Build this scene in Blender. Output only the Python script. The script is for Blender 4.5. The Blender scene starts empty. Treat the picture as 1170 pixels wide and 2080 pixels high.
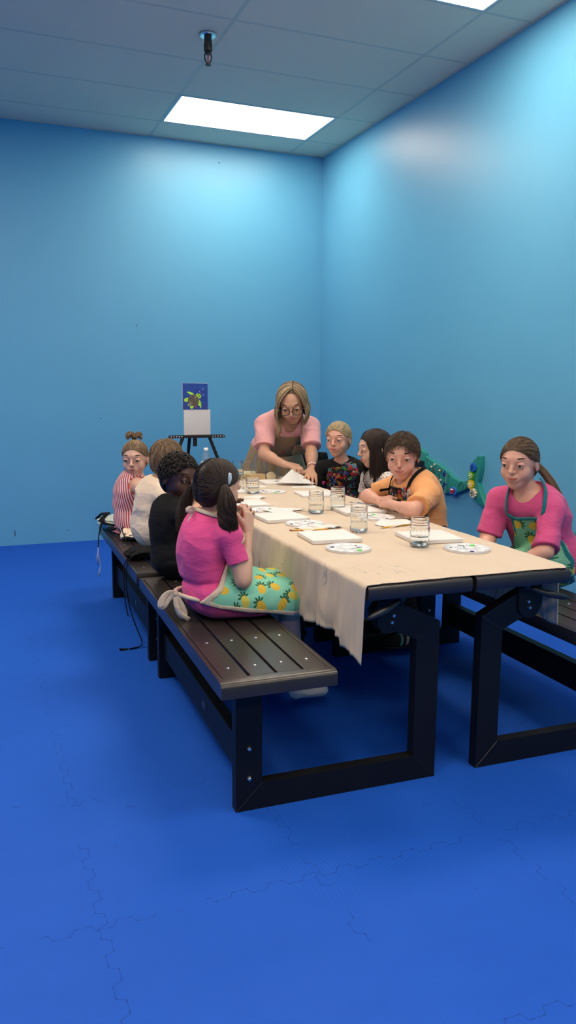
import bpy, bmesh, math, random
import numpy as np
from mathutils import Vector, Matrix
random.seed(7)
RNG = np.random.default_rng(11)
SC = bpy.context.scene
COL = SC.collection
PI = math.pi

# ------------------------------------------------------------------ materials
def lin(c):
    return tuple((x / 12.92 if x <= .04045 else ((x + .055) / 1.055) ** 2.4) for x in [v / 255 for v in c])

class N:
    """small helper round a node tree"""
    def __init__(s, name):
        s.m = bpy.data.materials.new(name); s.m.use_nodes = True
        s.t = s.m.node_tree; s.n = s.t.nodes; s.l = s.t.links
        s.b = s.n['Principled BSDF']
    def new(s, typ, **kw):
        n = s.n.new(typ)
        for k, v in kw.items():
            if k.startswith('i_'):
                key = k[2:]
                key = int(key) if key.isdigit() else key.replace('_', ' ')
                n.inputs[key].default_value = v
            else: setattr(n, k, v)
        return n
    def link(s, a, ao, b, bi): s.l.new(a.outputs[ao], b.inputs[bi])
    def math(s, op, a, b=None, c=None):
        n = s.n.new('ShaderNodeMath'); n.operation = op
        for i, v in enumerate((a, b, c)):
            if v is None: continue
            if isinstance(v, (int, float)): n.inputs[i].default_value = v
            else: s.l.new(v, n.inputs[i])
        return n.outputs[0]
    def mix(s, fac, a, b):
        n = s.n.new('ShaderNodeMix'); n.data_type = 'RGBA'
        for i, v in ((0, fac), (6, a), (7, b)):
            if isinstance(v, (int, float)): n.inputs[i].default_value = v
            elif isinstance(v, tuple): n.inputs[i].default_value = v + (1,) if len(v) == 3 else v
            else: s.l.new(v, n.inputs[i])
        return n.outputs[2]
    def obj(s): return s.new('ShaderNodeTexCoord').outputs['Object']
    def mapping(s, vec, scale=(1, 1, 1), rot=(0, 0, 0), loc=(0, 0, 0)):
        m = s.new('ShaderNodeMapping'); s.l.new(vec, m.inputs[0])
        m.inputs['Scale'].default_value = scale; m.inputs['Rotation'].default_value = rot; m.inputs['Location'].default_value = loc
        return m.outputs[0]
    def noise(s, vec, scale, detail=3, rough=.5):
        n = s.new('ShaderNodeTexNoise'); s.l.new(vec, n.inputs['Vector'])
        n.inputs['Scale'].default_value = scale; n.inputs['Detail'].default_value = detail; n.inputs['Roughness'].default_value = rough
        return n.outputs['Fac']
    def ramp(s, fac, stops, interp='LINEAR'):
        r = s.new('ShaderNodeValToRGB'); s.l.new(fac, r.inputs[0]); r.color_ramp.interpolation = interp
        el = r.color_ramp.elements
        while len(el) < len(stops): el.new(.5)
        for e, (p, c) in zip(el, stops):
            e.position = p; e.color = tuple(c) + (1,) if len(c) == 3 else c
        return r.outputs[0]
    def bump(s, h, strength=.3, dist=.002):
        b = s.new('ShaderNodeBump'); s.l.new(h, b.inputs['Height'])
        b.inputs['Strength'].default_value = strength; b.inputs['Distance'].default_value = dist
        s.l.new(b.outputs[0], s.b.inputs['Normal'])
    def set(s, **kw):
        for k, v in kw.items():
            key = k.replace('_', ' ')
            i = s.b.inputs[key]
            if hasattr(v, 'is_output') or isinstance(v, bpy.types.NodeSocket): s.l.new(v, i)
            elif isinstance(v, tuple): i.default_value = v + (1,) if len(v) == 3 else v
            else: i.default_value = v
        return s

def plain(name, col, rough=.5, var=.08, metallic=0., scale=30, bump=0., **kw):
    n = N(name); o = n.obj()
    f = n.noise(o, scale, 4)
    a = tuple(max(0, c * (1 - var)) for c in col); b = tuple(min(1, c * (1 + var)) for c in col)
    n.set(Base_Color=n.mix(f, a, b), Roughness=rough, Metallic=metallic, **kw)
    if bump: n.bump(f, bump, .001)
    return n.m

def fabric(name, col, rough=.9, var=.1, weave=900, bump=.25, wr=9, sheen=.12):
    n = N(name); o = n.obj()
    f = n.noise(o, wr, 4); w = n.noise(o, weave, 1)
    a = tuple(c * (1 - var) for c in col); b = tuple(min(1, c * (1 + var)) for c in col)
    n.set(Base_Color=n.mix(f, a, b), Roughness=rough, Sheen_Weight=sheen, Specular_IOR_Level=.3)
    cr = n.math('ABSOLUTE', n.math('SUBTRACT', n.noise(n.mapping(o, (1, 1, 2.0), (.3, .5, 0)), 9, 2, .4), .5))
    h = n.math('ADD', n.math('MULTIPLY', w, .12), n.math('ADD', n.math('MULTIPLY', n.noise(n.mapping(o, (1, 1, 2.0)), 30, 2), .5), n.math('MULTIPLY', n.math('POWER', cr, .8), -1.5)))
    n.bump(h, min(1, bump * 2.2), .010)
    return n.m

def skin(name, col, rough=.5):
    n = N(name); o = n.obj()
    f = n.noise(o, 25, 4)
    a = (col[0] * .93, col[1] * .86, col[2] * .84); b = (min(1, col[0] * 1.04), col[1] * 1.06, col[2] * 1.06)
    n.set(Base_Color=n.mix(f, a, b), Roughness=rough, Subsurface_Weight=.12, Subsurface_Scale=.006)
    n.b.inputs['Subsurface Radius'].default_value = (1, .35, .2)
    n.bump(n.noise(o, 400, 2), .06, .001)
    return n.m

def hair_mat(name, dark, mid, light, rough=.48):
    n = N(name)
    a = n.new('ShaderNodeAttribute', attribute_name='tone')
    c = n.ramp(a.outputs['Fac'], [(0, dark), (.55, mid), (1, light)])
    n.set(Base_Color=c, Roughness=rough, Specular_IOR_Level=.35)
    return n.m

M = {}
def build_materials():
    # walls: satin blue paint with faint roller mottling
    n = N('blue_wall_paint'); o = n.obj()
    f = n.noise(o, 2.2, 5, .6); g = n.noise(o, 260, 2)
    n.set(Base_Color=n.mix(f, WALL_A, WALL_B), Roughness=.40, Specular_IOR_Level=.40)
    n.bump(g, .10, .002); M['wall'] = n.m
    # floor mats: interlocking puzzle seams and a fine embossed grid
    n = N('blue_foam_mat'); o = n.obj()
    sx = n.new('ShaderNodeSeparateXYZ'); n.l.new(o, sx.inputs[0]); X, Y = sx.outputs[0], sx.outputs[1]
    def seam(A, B, off, per):
        tooth = n.math('SINE', n.math('MULTIPLY', B, 2 * PI / .1))
        t2 = n.math('MINIMUM', n.math('MAXIMUM', n.math('MULTIPLY', tooth, 3.5), -1), 1)
        t2 = n.math('MULTIPLY', t2, .0105)
        a = n.math('ADD', n.math('SUBTRACT', A, off), t2)
        m = n.math('PINGPONG', a, per / 2)
        slope = n.math('ABSOLUTE', n.math('COSINE', n.math('MULTIPLY', B, 2 * PI / .1)))
        wid = n.math('ADD', .0007, n.math('MULTIPLY', n.math('POWER', slope, 3), .0016))
        return n.math('LESS_THAN', m, wid)
    s1 = seam(X, Y, -2.205, .572); s2 = seam(Y, X, -4.95, .605)
    vis = n.math('GREATER_THAN', n.noise(o, 4.2, 2), .455)
    s = n.math('MULTIPLY', n.math('MAXIMUM', s1, s2), vis)
    big = n.noise(o, 1.6, 5, .6); sm = n.noise(o, 14, 4)
    spots = n.math('GREATER_THAN', n.noise(o, 9, 2), .735)
    base = n.mix(big, FLOOR_A, FLOOR_B)
    base = n.mix(n.math('MULTIPLY', sm, .25), base, FLOOR_C)
    base = n.mix(n.math('MULTIPLY', spots, .22), base, (.004, .02, .18))
    base = n.mix(n.math('MULTIPLY', s, .5), base, (.004, .012, .10))
    # embossed texture
    dots = n.math('MULTIPLY', n.math('SINE', n.math('MULTIPLY', X, 2 * PI / .0085)), n.math('SINE', n.math('MULTIPLY', Y, 2 * PI / .0085)))
    h = n.math('ADD', n.math('MULTIPLY', dots, .35), n.math('ADD', n.math('MULTIPLY', s, -2.), n.math('MULTIPLY', sm, .5)))
    n.set(Base_Color=base, Roughness=.62, Specular_IOR_Level=.2)
    n.bump(h, .45, .0016); M['floor'] = n.m
    # ceiling
    n = N('mineral_ceiling_tile'); o = n.obj()
    f = n.noise(o, 140, 3); g = n.noise(o, 1.3, 3)
    n.set(Base_Color=n.mix(g, CEIL_A, CEIL_B), Roughness=.95); n.bump(f, .3, .002); M['tile'] = n.m
    M['tbar'] = plain('white_ceiling_grid', (.66, .56, .47), .6)
    M['tbar_edge'] = plain('grid_shadow_edge', (.10, .12, .15), .7)
    M['light_frame'] = plain('white_enamel', (.75, .77, .78), .4)
    n = N('lit_diffuser'); o = n.obj()
    n.set(Base_Color=(.9, .9, .9), Emission_Color=(1., .83, .64), Emission_Strength=LIGHT); M['diffuser'] = n.m
    n = N('lit_diffuser_dim'); o = n.obj()
    n.set(Base_Color=(.9, .9, .9), Emission_Color=(1., .83, .64), Emission_Strength=LIGHT * .80); M['diffuser_dim'] = n.m  # corner panel: emission turned down to soften the bright wall beside it
    # metal furniture
    n = N('black_powder_coat'); o = n.obj(); f = n.noise(o, 500, 2)
    n.set(Base_Color=n.mix(n.noise(o, 6, 4), (.004, .004, .0055), (.008, .0075, .009)), Roughness=.5, Specular_IOR_Level=.25); n.bump(f, .12, .0006); M['frame'] = n.m
    n = N('dark_brown_slat'); o = n.obj(); f = n.noise(n.mapping(o, (1, .08, 1)), 160, 4)
    n.set(Base_Color=n.mix(f, (.020, .0165, .0145), (.034, .028, .025)), Roughness=.30, Specular_IOR_Level=.5); n.bump(f, .06, .0008); M['slat'] = n.m
    M['steel'] = plain('zinc_steel', (.62, .63, .65), .28, .05, 1.)
    M['badge'] = plain('dull_badge', (.05, .055, .07), .3, .05, .5)
    M['blackplastic'] = plain('black_plastic', (.012, .012, .013), .4)
    # canvas drop cloth
    n = N('canvas_drop_cloth'); o = n.obj()
    w1 = n.noise(n.mapping(o, (1, 12, 12)), 170, 2); w2 = n.noise(n.mapping(o, (12, 1, 12)), 170, 2)
    big = n.noise(o, 5, 5, .6)
    c = n.mix(big, (.76, .61, .45), (.88, .73, .56))
    c = n.mix(n.math('MULTIPLY', w1, .25), c, (.60, .47, .33))
    st = n.noise(n.mapping(o, (9, 1.6, 1), (0, 0, .7)), 3.3, 3, .45)
    line = n.math('LESS_THAN', n.math('ABSOLUTE', n.math('SUBTRACT', st, .5)), .006)
    where = n.math('GREATER_THAN', n.noise(o, 3.1, 2), .60)
    c = n.mix(n.math('MULTIPLY', n.math('MULTIPLY', line, where), .6), c, (.13, .23, .24))
    st2 = n.math('GREATER_THAN', n.noise(n.mapping(o, (3, 1, 3)), 21, 2), .745)
    c = n.mix(n.math('MULTIPLY', st2, .35), c, (.30, .34, .26))
    n.set(Base_Color=c, Roughness=.95, Sheen_Weight=.15)
    n.bump(n.math('ADD', n.math('MULTIPLY', n.math('ADD', w1, w2), .4), n.math('MULTIPLY', n.noise(o, 26, 4), .9)), .35, .004); M['cloth'] = n.m
    tr = n.new('ShaderNodeBsdfTranslucent'); n.l.new(c, tr.inputs['Color']); mx = n.new('ShaderNodeMixShader', i_0=.18)
    n.l.new(n.b.outputs[0], mx.inputs[1]); n.l.new(tr.outputs[0], mx.inputs[2]); n.l.new(mx.outputs[0], n.n['Material Output'].inputs['Surface'])
    n = N('primed_canvas'); o = n.obj()
    n.set(Base_Color=n.mix(n.noise(o, 9, 2), (.72, .69, .655), (.78, .745, .71)), Roughness=.85); n.bump(n.noise(o, 700, 2), .2, .001); M['canvas'] = n.m
    n = N('white_palette_plastic'); o = n.obj(); n.set(Base_Color=n.mix(n.noise(o, 40, 3), (.68, .68, .67), (.76, .75, .74)), Roughness=.25); M['palette'] = n.m
    M['greenpaint'] = plain('wet_green_paint', (.05, .60, .03), .15); M['navypaint'] = plain('wet_navy_paint', (.01, .015, .12), .2); M['whitepaint'] = plain('wet_white_paint', (.85, .85, .83), .2)
    M['darkpaint'] = plain('wet_dark_paint', (.02, .02, .03), .2)
    # pressed glass
    n = N('pressed_glass'); o = n.obj()
    n.set(Base_Color=(.97, .985, .98), Roughness=.02, Transmission_Weight=1., IOR=1.22)
    n.bump(n.noise(o, 90, 2), .05, .001); M['glass'] = n.m
    n = N('water'); o = n.obj(); n.set(Base_Color=(.97, .985, .98), Roughness=.02, Transmission_Weight=1., IOR=1.12); n.bump(n.noise(o, 60, 1), .02, .001); M['water'] = n.m
    n = N('clear_pet'); o = n.obj(); n.set(Base_Color=n.mix(n.noise(o, 20, 2), (.93, .95, .96), (.97, .98, .98)), Roughness=.06, Transmission_Weight=.95, IOR=1.3); M['pet'] = n.m
    M['label'] = plain('paper_bottle_label', (.80, .80, .82), .5, .04)
    M['labelink'] = plain('label_ink', (.25, .15, .2), .6)
    M['capwhite'] = plain('white_cap', (.85, .86, .87), .4, .03)
    # paper towel
    n = N('paper_towel'); o = n.obj(); n.set(Base_Color=n.mix(n.noise(o, 12, 3), (.68, .655, .62), (.77, .745, .71)), Roughness=.95); n.bump(n.noise(o, 350, 2), .3, .0015); M['towel'] = n.m
    M['pencil'] = plain('yellow_pencil_lacquer', (.72, .36, .02), .35); M['wood'] = plain('sharpened_wood', (.55, .36, .19), .7); M['graphite'] = plain('graphite', (.03, .03, .035), .4)
    M['ferrule'] = plain('brass_ferrule', (.55, .48, .30), .3, .05, .9); M['eraser'] = plain('red_eraser', (.42, .10, .08), .8); M['bristle'] = plain('brown_bristle', (.10, .06, .03), .8)
    M['bluelacquer'] = plain('blue_lacquer', (.03, .10, .38), .3); M['bluebag'] = fabric('blue_nylon', (.01, .04, .32)); M['gold'] = plain('gold_lacquer', (.62, .42, .12), .35)
    M['tube'] = plain('pale_olive_card', (.50, .48, .33), .7); M['card'] = plain('tan_card', (.50, .34, .16), .85); M['cork'] = plain('cream_torn_card', (.66, .56, .36), .9, .2)
    # easel and painting
    M['easel'] = plain('black_aluminium', (.014, .014, .016), .35)
    n = N('painted_sea_blue'); o = n.obj(); f = n.noise(n.mapping(o, (1, 1, 6)), 9, 4)
    n.set(Base_Color=n.mix(f, (.012, .02, .26), (.012, .11, .42)), Roughness=.45); n.bump(f, .2, .001); M['seapaint'] = n.m
    M['lime'] = plain('lime_paint', (.46, .86, .05), .45, .1); M['shell'] = plain('brown_shell_paint', (.14, .115, .085), .5, .3, scale=60); M['shell_light'] = plain('sand_shell_paint', (.27, .24, .16), .5); M['bubble'] = plain('white_paint_line', (.70, .72, .85), .5); M['coral'] = plain('purple_coral_paint', (.16, .02, .16), .5); M['redpaint'] = plain('red_paint', (.6, .04, .02), .5); M['inkline'] = plain('dark_paint_line', (.05, .04, .03), .6)
    # wall toy
    n = N('teal_toy_plastic'); o = n.obj(); n.set(Base_Color=n.mix(n.noise(o, 7, 4), (.018, .23, .20), (.028, .30, .25)), Roughness=.38); M['teal'] = n.m
    M['groove'] = plain('dark_groove', (.015, .05, .05), .7); M['salmon'] = plain('salmon_inlay', (.38, .19, .15), .6); M['cream'] = plain('cream_plastic', (.80, .70, .50), .4)
    M['toyblue'] = plain('blue_toy_plastic', (.02, .16, .60), .35); M['toynavy'] = plain('navy_toy_plastic', (.01, .03, .22), .35); M['toygreen'] = plain('green_toy_plastic', (.14, .48, .03), .35); M['toyyellow'] = plain('yellow_toy_plastic', (.80, .58, .01), .35); M['toyred'] = plain('red_toy_plastic', (.50, .02, .05), .35); M['toywhite'] = plain('white_toy_plastic', (.8, .8, .75), .4); M['screenblack'] = plain('black_slate', (.008, .012, .016), .4)
    M['cord'] = plain('pale_cord', (.45, .58, .50), .7); M['greengrip'] = plain('green_grip', (.04, .36, .06), .5)
    M['chrome'] = plain('chrome', (.75, .78, .80), .12, .03, 1.); M['bronze'] = plain('aged_bronze', (.07, .06, .055), .4, .15, .8)
    M['screw'] = plain('small_dark_screw', (.03, .03, .03), .5)
    # people
    M['skin_fair'] = skin('fair_skin', (.66, .40, .29)); M['skin_pink'] = skin('rosy_skin', (.68, .36, .26)); M['skin_tan'] = skin('tanned_skin', (.58, .33, .22)); M['skin_brown'] = skin('deep_brown_skin', (.085, .035, .020))
    M['lip'] = skin('lip_skin', (.46, .15, .12), .4); M['lip_brown'] = skin('brown_lip_skin', (.10, .035, .025), .4)
    M['eyewhite'] = plain('eye_white', (.62, .58, .55), .15, .03); M['iris_blue'] = plain('grey_blue_iris', (.08, .14, .20), .15, .2); M['iris_brown'] = plain('brown_iris', (.05, .025, .012), .15, .2); M['pupil'] = plain('pupil', (.004, .004, .005), .1)
    M['hair_black'] = hair_mat('black_curls', (.006, .004, .003), (.014, .009, .007), (.035, .024, .018), .55)
    M['hair_dark'] = hair_mat('dark_brown_hair', (.010, .0055, .004), (.024, .012, .008), (.065, .034, .022))
    M['hair_brown'] = hair_mat('brown_hair', (.030, .017, .010), (.075, .043, .024), (.17, .10, .055))
    M['hair_lightbrown'] = hair_mat('light_brown_hair', (.045, .026, .015), (.12, .072, .040), (.28, .18, .10))
    M['hair_sandy'] = hair_mat('sandy_hair', (.07, .042, .022), (.22, .14, .078), (.42, .29, .17))
    M['hair_blonde'] = hair_mat('blonde_hair', (.20, .13, .06), (.48, .36, .20), (.70, .58, .38))
    M['hair_highlight'] = hair_mat('highlighted_hair', (.05, .03, .017), (.20, .13, .07), (.66, .50, .30))
    M['tee_pink'] = fabric('hot_pink_jersey', (.80, .085, .285)); M['tee_pink2'] = fabric('rose_pink_jersey', (.66, .085, .235)); M['polo'] = fabric('pale_pink_cotton', (.80, .40, .40)); M['cream_tee'] = fabric('cream_cotton', (.88, .70, .51)); M['black_tee'] = fabric('black_jersey', (.0045, .0045, .005), sheen=.0); M['orange_tee'] = fabric('apricot_jersey', (.78, .36, .14)); M['khaki'] = fabric('khaki_canvas', (.36, .255, .15), sheen=0.); M['beige_trim'] = fabric('natural_cotton_tape', (.66, .53, .40)); M['teal_trim'] = fabric('teal_tape', (.01, .16, .17)); M['black_trim'] = fabric('black_tape', (.005, .005, .0055), sheen=.0); M['denim'] = fabric('navy_cotton', (.015, .02, .045)); M['mint'] = fabric('mint_white_cotton', (.62, .70, .62)); M['lav'] = fabric('pale_blue_ribbon', (.30, .36, .55)); M['sock'] = fabric('white_sock', (.62, .60, .57)); M['shoeteal'] = plain('teal_stripe', (.04, .16, .18), .5); M['shoegrey'] = plain('grey_stripe', (.22, .22, .24), .5); M['pinkprint'] = fabric('pink_print_cotton', (.62, .22, .26))
    M['watch'] = plain('pink_rubber_strap', (.78, .50, .42), .5); M['lens'] = plain('black_glass', (.01, .01, .012), .1); M['hairclip'] = plain('silver_blue_clip', (.45, .55, .62), .2, .2, .4); M['spect'] = plain('dark_spectacle_frame', (.010, .010, .016), .3); M['clearspec'] = plain('clear_grey_frame', (.45, .47, .48), .2)
    n = N('striped_knit'); o = n.obj()
    w = n.new('ShaderNodeTexWave', wave_type='BANDS', bands_direction='Z'); n.l.new(n.mapping(o, (0, .25, 1), (.0, 0, 0)), w.inputs['Vector']); w.inputs['Scale'].default_value = 1
    # stripes fan round the body: bands of the angle-like coordinate x - .6 y
    sx = n.new('ShaderNodeSeparateXYZ'); n.l.new(o, sx.inputs[0])
    q = n.math('ADD', n.math('ADD', sx.outputs[0], n.math('MULTIPLY', sx.outputs[1], -.8)), n.math('MULTIPLY', sx.outputs[2], .22))
    st = n.math('GREATER_THAN', n.math('SINE', n.math('MULTIPLY', q, 2 * PI / .017)), -.05)
    n.set(Base_Color=n.mix(st, (.74, .60, .58), (.50, .05, .075)), Roughness=.9); n.bump(n.noise(o, 500, 2), .3, .002); M['stripes'] = n.m
    def pine(name, ground, cell, ax=(1, 0, 0), ay=(0, .66, .75)):
        """fabric print: yellow pineapples with dark green crowns on a mint ground"""
        n = N(name); o = n.obj()
        def dot(v):
            d = n.new('ShaderNodeVectorMath', operation='DOT_PRODUCT'); n.l.new(o, d.inputs[0]); d.inputs[1].default_value = v; return d.outputs['Value']
        comb = n.new('ShaderNodeCombineXYZ'); n.l.new(dot(ax), comb.inputs[0]); n.l.new(dot(ay), comb.inputs[1])
        v = n.new('ShaderNodeTexVoronoi', voronoi_dimensions='2D', feature='F1'); n.l.new(comb.outputs[0], v.inputs['Vector']); v.inputs['Scale'].default_value = 1 / cell; v.inputs['Randomness'].default_value = .75
        sub = n.new('ShaderNodeVectorMath', operation='SUBTRACT'); n.l.new(comb.outputs[0], sub.inputs[0]); n.l.new(v.outputs['Position'], sub.inputs[1])
        ro = n.new('ShaderNodeVectorRotate', rotation_type='Z_AXIS'); n.l.new(sub.outputs[0], ro.inputs['Vector'])
        cs = n.new('ShaderNodeSeparateColor'); n.l.new(v.outputs['Color'], cs.inputs[0])
        n.l.new(n.math('MULTIPLY', n.math('SUBTRACT', cs.outputs[0], .5), 2.6), ro.inputs['Angle'])
        s = n.new('ShaderNodeSeparateXYZ'); n.l.new(ro.outputs[0], s.inputs[0])
        x, y = s.outputs[0], s.outputs[1]
        k = 1 / cell
        X = n.math('MULTIPLY', x, k); Y = n.math('MULTIPLY', y, k)
        e = n.math('ADD', n.math('POWER', n.math('DIVIDE', X, .235), 2.), n.math('POWER', n.math('DIVIDE', n.math('ADD', Y, .12), .31), 2.))
        body = n.math('LESS_THAN', e, 1.)
        ang = n.math('ARCTAN2', X, n.math('SUBTRACT', Y, .10))
        rad = n.math('SQRT', n.math('ADD', n.math('POWER', X, 2.), n.math('POWER', n.math('SUBTRACT', Y, .10), 2.)))
        lim = n.math('ADD', .12, n.math('MULTIPLY', n.math('ABSOLUTE', n.math('COSINE', n.math('MULTIPLY', ang, 4.5))), .24))
        crown = n.math('MULTIPLY', n.math('LESS_THAN', rad, lim), n.math('LESS_THAN', n.math('ABSOLUTE', ang), 1.6))
        hatch = n.math('MAXIMUM', n.math('SINE', n.math('MULTIPLY', n.math('ADD', X, Y), 62)), n.math('SINE', n.math('MULTIPLY', n.math('SUBTRACT', X, Y), 62)))
        yel = n.mix(n.math('GREATER_THAN', hatch, .86), (.85, .60, .06), (.42, .22, .02))
        yel = n.mix(n.math('GREATER_THAN', cs.outputs[1], .55), yel, (.66, .56, .09))
        c = n.mix(n.noise(o, 30, 2), tuple(g * .86 for g in ground), ground)
        c = n.mix(crown, c, (.02, .12, .05)); c = n.mix(body, c, yel)
        n.set(Base_Color=c, Roughness=.85); n.bump(n.math('ADD', n.noise(o, 600, 1), n.math('MULTIPLY', n.noise(o, 40, 3), 2)), .3, .003)
        return n.m
    M['pine_d'] = pine('pineapple_print', (.24, .66, .48), .064)
    M['pine_h'] = pine('pineapple_print_green', (.20, .52, .32), .072, (.3, -.95, 0), (0, 0, 1))
    def collage(name, sc):
        n = N(name); o = n.obj()
        wob = n.new('ShaderNodeTexNoise'); n.l.new(o, wob.inputs['Vector']); wob.inputs['Scale'].default_value = 30
        add = n.new('ShaderNodeVectorMath', operation='MULTIPLY_ADD'); n.l.new(wob.outputs['Color'], add.inputs[0]); add.inputs[1].default_value = (.05, .05, .05); n.l.new(o, add.inputs[2])
        v = n.new('ShaderNodeTexVoronoi', feature='F1', distance='MANHATTAN'); n.l.new(n.mapping(add.outputs[0], (1, 1, 1.35), (.5, .3, .4)), v.inputs['Vector']); v.inputs['Scale'].default_value = sc
        cs = n.new('ShaderNodeSeparateColor'); n.l.new(v.outputs['Color'], cs.inputs[0])
        c = n.ramp(cs.outputs[0], [(0, (.01, .01, .012)), (.16, (.45, .02, .02)), (.31, (.03, .09, .36)), (.43, (.03, .22, .06)), (.54, (.55, .20, .02)), (.65, (.008, .008, .01)), (.76, (.42, .33, .25)), (.86, (.30, .03, .12)), (.93, (.05, .20, .28))], 'CONSTANT')
        v2 = n.new('ShaderNodeTexVoronoi', feature='F1'); n.l.new(add.outputs[0], v2.inputs['Vector']); v2.inputs['Scale'].default_value = sc * 2.7
        c2s = n.new('ShaderNodeSeparateColor'); n.l.new(v2.outputs['Color'], c2s.inputs[0])
        c2 = n.ramp(c2s.outputs[1], [(0, (.008, .008, .01)), (.35, (.35, .02, .02)), (.5, (.55, .33, .03)), (.6, (.02, .05, .22)), (.75, (.5, .48, .42)), (.85, (.02, .15, .05))], 'CONSTANT')
        c = n.mix(n.math('GREATER_THAN', c2s.outputs[0], .55), c, c2)
        n.set(Base_Color=c, Roughness=.8); n.bump(n.noise(o, 40, 3), .3, .003)
        return n.m
    M['collage'] = collage('bright_collage_print', 26)
    n = N('floral_white_cotton'); o = n.obj()
    v = n.new('ShaderNodeTexVoronoi'); n.l.new(o, v.inputs['Vector']); v.inputs['Scale'].default_value = 75
    n.set(Base_Color=n.mix(n.math('LESS_THAN', v.outputs['Distance'], .33), (.66, .60, .55), (.16, .08, .09)), Roughness=.9); M['floral'] = n.m

WALL_A, WALL_B = (.118, .405, .63), (.134, .44, .67)
FLOOR_A, FLOOR_B, FLOOR_C = (.009, .086, .49), (.013, .108, .59), (.006, .073, .42)
CEIL_A, CEIL_B = (.84, .66, .53), (.88, .70, .56)
LIGHT = 19.6

# ------------------------------------------------------------------ mesh helpers
class MB:
    """collects shapes, each with a material slot, into one mesh"""
    def __init__(s): s.v = []; s.f = []; s.mi = []
    def add(s, v, f, mi=0):
        o = len(s.v); s.v += [tuple(map(float, p)) for p in v]
        s.f += [tuple(i + o for i in q) for q in f]; s.mi += [mi] * len(f)
        return s
    def box(s, x0, x1, y0, y1, z0, z1, mi=0, bev=0.):
        bm = bmesh.new(); bmesh.ops.create_cube(bm, size=1)
        for v in bm.verts:
            v.co = Vector(((x0 + x1) / 2 + v.co.x * (x1 - x0), (y0 + y1) / 2 + v.co.y * (y1 - y0), (z0 + z1) / 2 + v.co.z * (z1 - z0)))
        if bev: bmesh.ops.bevel(bm, geom=bm.edges[:], offset=bev, segments=2, profile=.7, affect='EDGES')
        return s.bm(bm, mi)
    def bm(s, bm, mi=0, mat=None):
        bm.verts.index_update()
        vs = [(mat @ v.co if mat else v.co) for v in bm.verts]
        s.add([tuple(v) for v in vs], [[v.index for v in f.verts] for f in bm.faces], mi); bm.free(); return s
    def obox(s, c, ax, ay, az, hx, hy, hz, mi=0, bev=0.):
        """oriented box"""
        bm = bmesh.new(); bmesh.ops.create_cube(bm, size=2)
        for v in bm.verts: v.co = Vector((v.co.x * hx, v.co.y * hy, v.co.z * hz))
        if bev: bmesh.ops.bevel(bm, geom=bm.edges[:], offset=bev, segments=2, profile=.7, affect='EDGES')
        m = Matrix.Identity(4)
        for i, a in enumerate((ax, ay, az)):
            a = Vector(a).normalized()
            for j in range(3): m[j][i] = a[j]
        m.translation = Vector(c)
        return s.bm(bm, mi, m)
    def prism(s, poly, axis, a, b, mi=0):
        """extrude a 2D polygon along axis 'x','y' or 'z' between a and b"""
        def P(p, t):
            return {'x': (t, p[0], p[1]), 'y': (p[0], t, p[1]), 'z': (p[0], p[1], t)}[axis]
        n = len(poly); v = [P(p, a) for p in poly] + [P(p, b) for p in poly]
        f = [tuple(range(n))[::-1], tuple(range(n, 2 * n))] + [(i, (i + 1) % n, n + (i + 1) % n, n + i) for i in range(n)]
        return s.add(v, f, mi)
    def tube(s, pts, r, n=8, mi=0, cap=True, flat=None):
        """tube along a path; r scalar or list; flat = (normal, ratio) makes a ribbon"""
        pts = [Vector(p) for p in pts]; k = len(pts)
        rr = r if hasattr(r, '__len__') else [r] * k
        v = []; ref = None
        for i, p in enumerate(pts):
            t = (pts[min(i + 1, k - 1)] - pts[max(i - 1, 0)])
            if t.length < 1e-9: t = Vector((0, 0, 1))
            t.normalize()
            if ref is None:
                ref = Vector((0, 0, 1)) if abs(t.z) < .9 else Vector((1, 0, 0))
                if flat: ref = Vector(flat[0])
            a = (ref - t * ref.dot(t))
            if a.length < 1e-6: a = t.orthogonal()
            a.normalize(); b = t.cross(a)
            if not flat: ref = a
            q = flat[1] if flat else 1
            for j in range(n):
                c, d = math.cos(2 * PI * j / n), math.sin(2 * PI * j / n)
                v.append(p + a * c * rr[i] * q + b * d * rr[i])
        f = [(i * n + j, i * n + (j + 1) % n, (i + 1) * n + (j + 1) % n, (i + 1) * n + j) for i in range(k - 1) for j in range(n)]
        if cap: f += [tuple(range(n))[::-1], tuple((k - 1) * n + j for j in range(n))]
        return s.add(v, f, mi)
    def lathe(s, prof, c=(0, 0, 0), n=32, mi=0, mod=None, closed=False, rot=None):
        """revolve (r,z) profile round z through c"""
        v = []; k = len(prof); c = Vector(c)
        for i, (r, z) in enumerate(prof):
            for j in range(n):
                a = 2 * PI * j / n; q = r + (mod(a, z) if mod and r > 1e-4 else 0)
                p = Vector((q * math.cos(a), q * math.sin(a), z))
                if rot: p = rot @ p
                v.append(c + p)
        f = [(i * n + j, i * n + (j + 1) % n, (i + 1) * n + (j + 1) % n, (i + 1) * n + j) for i in range(k - 1) for j in range(n)]
        if closed: f += [((k - 1) * n + j, (k - 1) * n + (j + 1) % n, (j + 1) % n, j) for j in range(n)]
        else: f += [tuple(range(n))[::-1], tuple((k - 1) * n + j for j in range(n))]
        return s.add(v, f, mi)
    def ball(s, c, r, mi=0, seg=16, sc=(1, 1, 1), rot=None):
        bm = bmesh.new(); bmesh.ops.create_uvsphere(bm, u_segments=seg, v_segments=max(6, seg // 2 + 2), radius=1)
        m = Matrix.Translation(Vector(c)) @ (rot.to_4x4() if rot else Matrix.Identity(4)) @ Matrix.Diagonal((r * sc[0], r * sc[1], r * sc[2], 1))
        return s.bm(bm, mi, m)
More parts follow.
